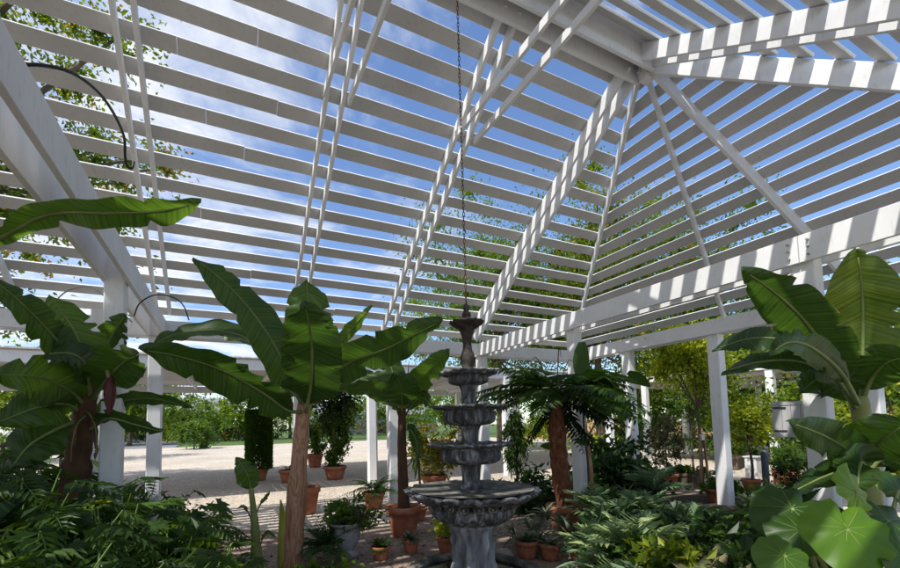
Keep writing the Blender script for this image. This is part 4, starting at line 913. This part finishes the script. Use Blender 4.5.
# fallen leaves on the gravel
mb = MB()
for i in range(1500):
    x = rnd.uniform(-1, 8); y = rnd.uniform(1.5, 8); leaf(mb, V((x, y, .012)), V((rnd.gauss(0, 1), rnd.gauss(0, 1), rnd.gauss(0, .15))), V((0, 0, 1))+rv()*.3, rnd.uniform(.02, .07), rnd.uniform(.012, .035), rnd.random(), .2, .2)
M['litter'] = leafmat('dry_litter', (0.05, 0.03, 0.018), (0.18, 0.11, 0.055), (0.30, 0.22, 0.12), 0.1, 0.8)
tag(mb.build('leaf_litter', M['litter'], None), 'dry brown leaf litter scattered over the gravel beds', 'leaf litter', None, 'stuff')
# ------------------------------------------------------------------ outer lath pergolas
def pergola(name, label, x0, x1, y0, y1, z, posts, along='x', step=0.2):
    t = thing(name, label, 'pergola', (0, 0, 0))
    mb = MB(); k = 0
    if along == 'x':
        y = y0
        while y < y1:
            x = x0
            while x < x1:
                x2 = min(x1, x+4.2); mb.beam((x, y, z+rnd.gauss(0, .004)), (x2-.01, y, z+rnd.gauss(0, .004)), .165, .022, ch=.1); x = x2
            y += step
    else:
        x = x0
        while x < x1:
            mb.beam((x, y0, z), (x, y1, z), .165, .022, ch=.1); x += step
    mb.build('slat_roof', M['slat'], t)
    mb = MB(); x = x0+.05
    while x < x1:
        mb.beam((x, y0, z+.026), (x, y1, z+.026), .15, .02, ch=.1); x += step
    mb.build('cross_slats', M['slat'], t)
    for y in (y0, y1):
        b_ = MB(); b_.beam((x0, y, z-.15), (x1, y, z-.15), .045, .22, ch=.06); b_.build('plate', W_, t)
    n = max(1, round((x1-x0)/2.0))
    jb = MB()
    for i in range(n+1):
        x = x0+(x1-x0)*i/n; b_ = MB(); b_.beam((x, y0+.03, z-.085), (x, y1-.03, z-.085), .045, .14, ch=.06); b_.build('joist', W_, t)
    for x, y in posts:
        b_ = MB(); b_.beam((x, y, -.02), (x, y, z-.04), .19, .19, V((0, 1, 0)), ch=.06); b_.build('post', W_, t)
    return t
pergola('pergola', 'low flat roofed lath pergola beyond the far side of the lath house', -9, 13.2, 9.9, 16.6, 3.05,
        [(3.3, 9.95), (7.4, 9.95), (-4.5, 9.95), (-8.5, 9.95), (11.6, 9.95), (1.52, 16.5), (5.6, 16.5), (-6.6, 16.5), (9.6, 16.5), (3.15, 13.3), (12.8, 13.3), (12.8, 16.5)])
pergola('pergola', 'low flat roofed lath pergola past the end wall on the right', 14.2, 22.0, -4, 11.6, 3.05,
        [(14.3, 10.6), (14.3, 6.6), (14.3, 2.6), (21.9, 10.6), (21.9, 6.6), (21.9, 2.6), (18, 11.5)])
# box on the right: weathered cabinet with strap hinges on a thin pole
bx = V(W(795, 470, 6.6)); bx.z = 0
gb = thing('meter_cabinet', 'weathered grey wooden cabinet door hung on a thin pole left of the right post', 'cabinet', bx, rz=-1.0)
za, zb2 = W(795, 437, 6.6).z, W(795, 401, 6.6).z
mb = MB()
for i in range(4): mb.beam((-.17+.115*i, 0, za), (-.17+.115*i, 0, zb2), .112, .05, V((0, 1, 0)), ch=.08)
mb.build('cabinet_door', M['grey_wood'], gb)
for z in (zb2-.10, za+.10):
    mb = MB(); mb.box((-.14, -.034, z), (.16, .012, .022)); mb.build('strap_hinge', M['cable'], gb)
for z in (zb2-.03, za+.03):
    mb = MB(); mb.box((.0, -.031, z), (.46, .010, .05)); mb.build('batten', M['grey_wood'], gb)
mb = MB(); mb.beam((.27, 0, 0), (.27, 0, zb2+.12), .07, .07, V((0, 1, 0)), ch=.1); mb.build('pole', M['grey_wood'], gb)
# bollard
bo_ = G(767, 492); bb = thing('bollard', 'slim blue grey metal bollard on the shaded paving right of the small tree', 'bollard', bo_)
M['bluegrey'] = surf('blue_grey_paint', [(0.3, (0.05, 0.06, 0.08)), (0.7, (0.10, 0.12, 0.15))], 6, 0.5)
mb = MB(); mb.lathe([(.075, 0), (.075, .02), (.06, .03), (.06, .78), (.07, .79), (.07, .82), (.05, .85), (.01, .86)], 16); mb.build('shaft', M['bluegrey'], bb, smooth=False)
bq = MB(); bq.lathe([(.115, 0), (.115, .012), (.078, .014)], 16); bq.build('base_plate', M['bluegrey'], bb)
wb = G(754, 478); mb = MB(); mb.beam((0, 0, 0), (0, 0, .52), .26, .26, V((0, 1, 0)), ch=.08); mb.box((0, 0, .53), (.30, .30, .03)); o = mb.build('white_plinth', W_, None); o.location = wb; tag(o, 'short white square plinth on the paving behind the small tree', 'plinth')
# hedge planters on the right
def hedgebox(c, w, d, h, hh, lab, rz=0):
    t = thing('hedge_planter', lab, 'planter', c, None, rz); mb = MB()
    for s in (-1, 1):
        mb.box((0, s*(d/2-.02), h/2), (w, .04, h)); mb.box((s*(w/2-.02), 0, h/2), (.04, d-.084, h))
    mb.box((0, 0, h-.03), (w+.05, d+.05, .05)); mb.build('box', M['terracotta'] if 'bollard' in lab else M['bark'], t)
    f = MB(); clouds(f, (0, 0, h+hh*.45), (w*.52, d*.75, hh*.55), int(900*w), .09, int(14*w), .24, .55, .6, tb=.05); f.build('hedge', M['green'], t)
hedgebox(G(788, 482), 1.3, .4, .30, .6, 'long terracotta planter with a clipped hedge behind the bollard', 0.35)
hedgebox(G(735, 466), 2.6, .5, .36, .8, 'terracotta planter with a clipped hedge behind the two standard trees', 0.35)
hedgebox(G(828, 474), 1.6, .4, .30, .65, 'terracotta planter with a clipped hedge behind the right post', 0.35)
hedgebox(G(688, 488), .5, .4, .34, .15, 'square dark planter at the foot of the slim young tree', 0.2)

# ------------------------------------------------------------------ cables and lamp
def cable(name, lab, pts, r, mat, cat='cable'):
    mb = MB(); mb.tube(crom(pts, 44), r, 7); c = V(pts[0]); mb.shift(c); o = mb.build(name, M[mat], None, smooth=True); o.location = c; tag(o, lab, cat)
cable('cable', 'thick black cable arching from the left roof beam to a rafter', [P(-3, 70, 2.35), P(15, 66, 2.4), P(40, 65, 2.5), P(72, 73, 2.7), P(98, 92, 3.0), P(114, 114, 3.3), P(124, 137, 3.6), P(125, 155, 3.75), P(127, 166, 3.8), P(132, 168, 3.85), P(134, 162, 3.9)], .011, 'cable')
cable('cable', 'thin grey cable looped above the leaves left of the left post', [P(55, 316, 4.4), P(57, 300, 4.4), P(72, 289, 4.4), P(92, 288, 4.4), P(112, 303, 4.45), P(132, 322, 4.5)], .007, 'greycable')
cable('cable', 'thin dark cable curling from the left post across the rafters', [P(134, 316, 4.5), P(140, 303, 4.5), P(155, 295, 4.6), P(172, 297, 4.7), P(183, 305, 4.8), P(189, 320, 4.9)], .007, 'cable')
cable('cable', 'thin wire loop under the bolted joint of the right beam', [P(780, 283, 5.6), P(781, 266, 5.55), P(788, 258, 5.5), P(799, 263, 5.5), P(806, 272, 5.5), P(805, 280, 5.55)], .007, 'greycable')
lp = P(790, 276, 5.6); lt = thing('flood_lamp', 'small white flood lamp fixed to the right post under the beam', 'lamp', lp)
mb = MB(); mb.tube([(-.10, 0, .02), (.02, 0, .0)], [.055, .04], 14); mb.build('lamp_head', W_, lt, smooth=False)
mb = MB(); mb.beam((0, 0, 0), (.10, .02, .02), .03, .05); mb.build('bracket', M['grey_wood'], lt)
mb = MB(); mb.tube([(-.104, 0, .02), (-.101, 0, .02)], .046, 14); mb.build('lens', M['cable'], lt)

# ------------------------------------------------------------------ beyond: trees, shrubs, house
def tree(label, c, h, rad, n, size, mat, hb=0.35, r=.2, clumps=40, name='tree', sh=.35, spread=.26):
    t = thing(name, label, 'tree', c); mb = MB()
    ce = V((0, 0, h-rad[2])); cs = clouds(mb, ce, rad, n, size, clumps, spread, .55, sh, .5, .15)
    s = MB(); s.tube(crom([(0, 0, -.05), (rnd.gauss(0, r*.4), rnd.gauss(0, r*.4), h*.3), (rnd.gauss(0, r*.5), 0, h*.55), (0, 0, h*.85)], 14), [r*(1.2-.075*i) for i in range(15)], 9)
    for q in cs[::2]:
        z0 = max(h*hb, min(h*.7, q.z-rad[2]*.5)); s.tube(crom([(0, 0, z0), q*.5+V((0, 0, z0*.5-.1)), q], 6), [r*.42-.05*r*i for i in range(7)], 5)
    s.build('trunk', M['bark'], t, smooth=True); mb.build('crown', mat, t); return t
def azp(px, dist):
    v = W(px, 424, 1)-CAM; v.z = 0; v.normalize(); return v*dist
tree('large leafy tree rising behind the far roof slope right of the fountain', azp(500, 24), 14.6, (6.0, 5.0, 6.2), 52000, .165, M['tree1'], clumps=110, spread=.17)
tree('broad tree with orange tinged leaves behind the roof corner', azp(600, 25), 15.6, (6.2, 5.5, 6.6), 52000, .165, M['tree2'], clumps=110, spread=.17)
tree('tall thin topped tree behind the end of the roof', azp(690, 27), 14.6, (5.8, 5.0, 6.2), 46000, .165, M['tree1'], clumps=90, spread=.17)
tree('dense dark tree low behind the right hand pergola', azp(655, 34), 7.5, (6, 5, 3.7), 9000, .30, M['tree1'], clumps=40)
tree('bushy tree behind the right banana plant', azp(770, 30), 8.0, (5, 5, 4.0), 9000, .28, M['tree1'], clumps=40)
tree('sunny green tree at the far right edge', azp(880, 22), 7.0, (4, 4, 3.5), 8000, .24, M['tree1'], clumps=36)
tree('feathery tree overhanging the roof at the upper left', V((-5.2, 11.5, 0)), 13.5, (4.4, 3.6, 5.2), 30000, .12, M['tree2'], .5, .2, 110, spread=.11)
tree('tall tree behind the left end of the roof', V((-9.5, 14, 0)), 12.0, (4.5, 4.0, 5.0), 34000, .15, M['tree1'], .4, .25, 100, spread=.15)
tree('dark bushy tree behind the left post', azp(20, 30), 6.5, (5, 4, 3.1), 6000, .28, M['tree1'], clumps=30)
tree('distant round tree behind the court on the left', azp(240, 58), 6.2, (4.5, 4, 2.9), 3600, .4, M['tree1'], clumps=24)
tree('distant dark tree left of the house', azp(130, 52), 7.5, (5, 4, 3.5), 4000, .4, M['tree1'], clumps=26)
tree('small tree on the far lawn left of the fountain', azp(345, 52), 5.5, (2.6, 2.6, 2.4), 2600, .3, M['tree2'], clumps=22)
tree('far tree closing the view between the house and the fountain', azp(400, 66), 7.5, (7, 4, 3.6), 4200, .45, M['tree1'], clumps=26)
tree('far tree behind the fountain', azp(455, 60), 8.0, (6, 5, 4), 4200, .45, M['tree1'], clumps=26)
tree('far dark tree over the bare earth bank', azp(560, 60), 8.0, (7, 5, 4), 4200, .45, M['tree1'], clumps=26)
tree('far dark tree left of the weathered cabinet', azp(725, 44), 7.0, (6, 5, 3.5), 5200, .36, M['tree1'], clumps=30)
tree('far tree hiding the horizon at the right edge', azp(840, 40), 7.0, (6, 5, 3.5), 5200, .36, M['tree1'], clumps=30)
tree('dense tree in front of the pale house', azp(185, 62), 7.0, (6.0, 4, 3.3), 5000, .4, M['tree1'], clumps=34)
tree('dark spreading tree by the road beyond the court', azp(290, 64), 7.5, (6, 4, 3.6), 5000, .4, M['tree1'], clumps=34)
tree('tall far tree behind the left outer posts', azp(90, 56), 9.0, (6, 4, 4.2), 5000, .4, M['tree1'], clumps=34)
def bush(label, c, r, h, n, size, mat):
    t = thing('bush', label, 'bush', c); mb = MB(); clouds(mb, (0, 0, h*.48), (r, r, h*.55), n, size, 30, .26, .6, .55, tb=.1); mb.build('foliage', mat, t)
    s = MB(); s.tube([(0, 0, 0), (0, 0, h*.6)], [.06, .02], 6); s.build('stem', M['bark'], t)
bush('broad sunny round bush standing in the court, in front of the paler one', G(194, 449), 1.55, 2.3, 2600, .22, M['green'])
bush('yellow green bush behind the round bush in the court', G(172, 441), 2.2, 2.9, 1800, .3, M['lime'])
bush('dark bush at the left edge of the court', G(130, 443), 2.6, 3.0, 1800, .3, M['dark'])
bush('low dark bush on the planted island in the court', G(245, 438), 2.4, 2.0, 1500, .3, M['dark'])
bush('bright lime bush on the lawn right of the fountain column', G(560, 449), 2.6, 1.6, 1600, .22, M['lime'])
bush('low green bush at the edge of the lawn behind the blue ferns', G(625, 446), 2.2, 1.8, 1500, .22, M['green'])
bush('long dark hedge bush behind the row of planters', azp(735, 19), 1.9, 1.7, 2600, .16, M['green'])
bush('loose yellow green bush at the right edge behind the banana', azp(892, 12), 1.3, 3.0, 2600, .13, M['lime'])
bush('mid green bush behind the right post', azp(840, 15), 1.6, 2.6, 2400, .16, M['green'])
bush('flowering pinkish shrub row in front of the long grey building', azp(372, 70), 4.0, 2.4, 1600, .3, M['brownleaf'])
bush('dark clipped shrub at the left end of the long grey building', azp(318, 66), 2.6, 3.2, 1500, .3, M['dark'])
bush('dark evergreen shrub beside the road left of the clipped column', azp(262, 62), 3.6, 3.6, 1800, .34, M['dark'])
bush('wide green shrub bed by the pale house', azp(205, 60), 4.2, 2.6, 1800, .34, M['green'])
# bare bank
mb = MB()
for i in range(13):
    for j in range(5): pass
bk = azp(620, 46)
mb.lathe([(9, -.3), (7, .5), (4.5, 1.3), (2, 1.8), (0.05, 2.0)], 28, (0, 0, 0), lambda i, a, r, z: (r*(1+.18*math.sin(3*a)+.06*math.sin(7*a)), z))
o = mb.build('earth_bank', M['earth'], None, smooth=True); o.location = bk; tag(o, kind='structure')
# brick pillar on the island and its lamp cap
pb = G(226, 441); M['brick'] = surf('red_brick', [(0.3, (0.16, 0.05, 0.03)), (0.7, (0.28, 0.10, 0.06))], 14, 0.85)
t = thing('brick_pillar', 'short red brick pillar with a dark flat cap on the planted island in the court', 'pillar', pb)
mb = MB(); mb.beam((0, 0, 0), (0, 0, 1.35), .75, .75, V((0, 1, 0)), ch=.03); mb.box((0, 0, .1), (.9, .9, .2)); mb.build('shaft', M['brick'], t)
mb = MB(); mb.lathe([(.5, 1.35), (.95, 1.5), (1.0, 1.6), (.3, 1.85), (.05, 1.9)], 8); mb.build('cap', M['cable'], t)
# the house beyond the court
M['wall'] = surf('pale_render', [(0.3, (0.24, 0.25, 0.27)), (0.7, (0.34, 0.35, 0.37))], 1, 0.9)
M['roof'] = surf('grey_shingles', [(0.3, (0.20, 0.20, 0.21)), (0.7, (0.32, 0.32, 0.33))], 9, 0.9, stretch=(1, 1, 4))
M['glass'] = surf('dark_glass', [(0.3, (0.015, 0.018, 0.022)), (0.7, (0.03, 0.035, 0.04))], 1, 0.1, spec=.6)
def cottage(lab, c, w, d, h, rh, rz):
    t = thing('house', lab, 'house', c, None, rz)
    mb = MB(); mb.box((0, 0, h/2), (w, d, h)); mb.add([(-w/2, -d/2, h), (-w/2, d/2, h), (-w/2, 0, h+rh)], [(0, 1, 2)]); mb.add([(w/2, -d/2, h), (w/2, d/2, h), (w/2, 0, h+rh)], [(0, 2, 1)]); mb.build('wall', M['wall'], t)
    for s in (-1, 1):
        n = V((0, s*rh, d/2)).normalized(); mb = MB(); mb.beam(V((-w/2-.4, s*(d/4+.12), h+rh/2-.06))+n*.12, V((w/2+.4, s*(d/4+.12), h+rh/2-.06))+n*.12, math.hypot(d/2, rh)+.55, .14, n); mb.build('roof', M['roof'], t)
    for x in (-w*.36, -w*.12, w*.14, w*.38):
        mb = MB(); mb.box((x, -d/2-.03, h*.55), (1.3, .10, 1.5)); f = mb.build('window', W_, t)
        mb = MB()
        for sx in (-.31, .31): mb.box((x+sx, -d/2-.075, h*.55), (.54, .03, 1.3))
        mb.build('pane', M['glass'], f)
    mb = MB(); mb.box((w*.01, -d/2-.04, 1.05), (1.0, .08, 2.1)); mb.build('door', M['brick'], t)
cottage('pale house with a grey shingled gable roof beyond the court on the left', azp(165, 74), 17, 9, 3.6, 2.6, .25)
cottage('long grey building across the lawn seen left of the fountain', azp(370, 82), 26, 9, 3.6, 2.2, .2)
# garage fence at the left
M['dkwood'] = surf('dark_fence_wood', [(0.3, (0.018, 0.014, 0.011)), (0.7, (0.05, 0.04, 0.03))], 6, 0.8, stretch=(6, 6, .6))
fa = azp(-30, 24); fb2 = azp(110, 26); t = thing('fence', 'low dark rail fence at the left edge of the court', 'fence', fa)
dv_ = fb2-fa
for i in range(6):
    q = dv_*(i/5); mb = MB(); mb.beam(q, q+V((0, 0, 1.15)), .10, .10, V((0, 1, 0))); mb.build('fence_post', M['dkwood'], t)
for z in (.55, 1.0):
    mb = MB(); mb.beam(V((0, 0, z))+V((0, -.06, 0)), dv_+V((0, -.06, z)), .04, .12); mb.build('rail', M['dkwood'], t)
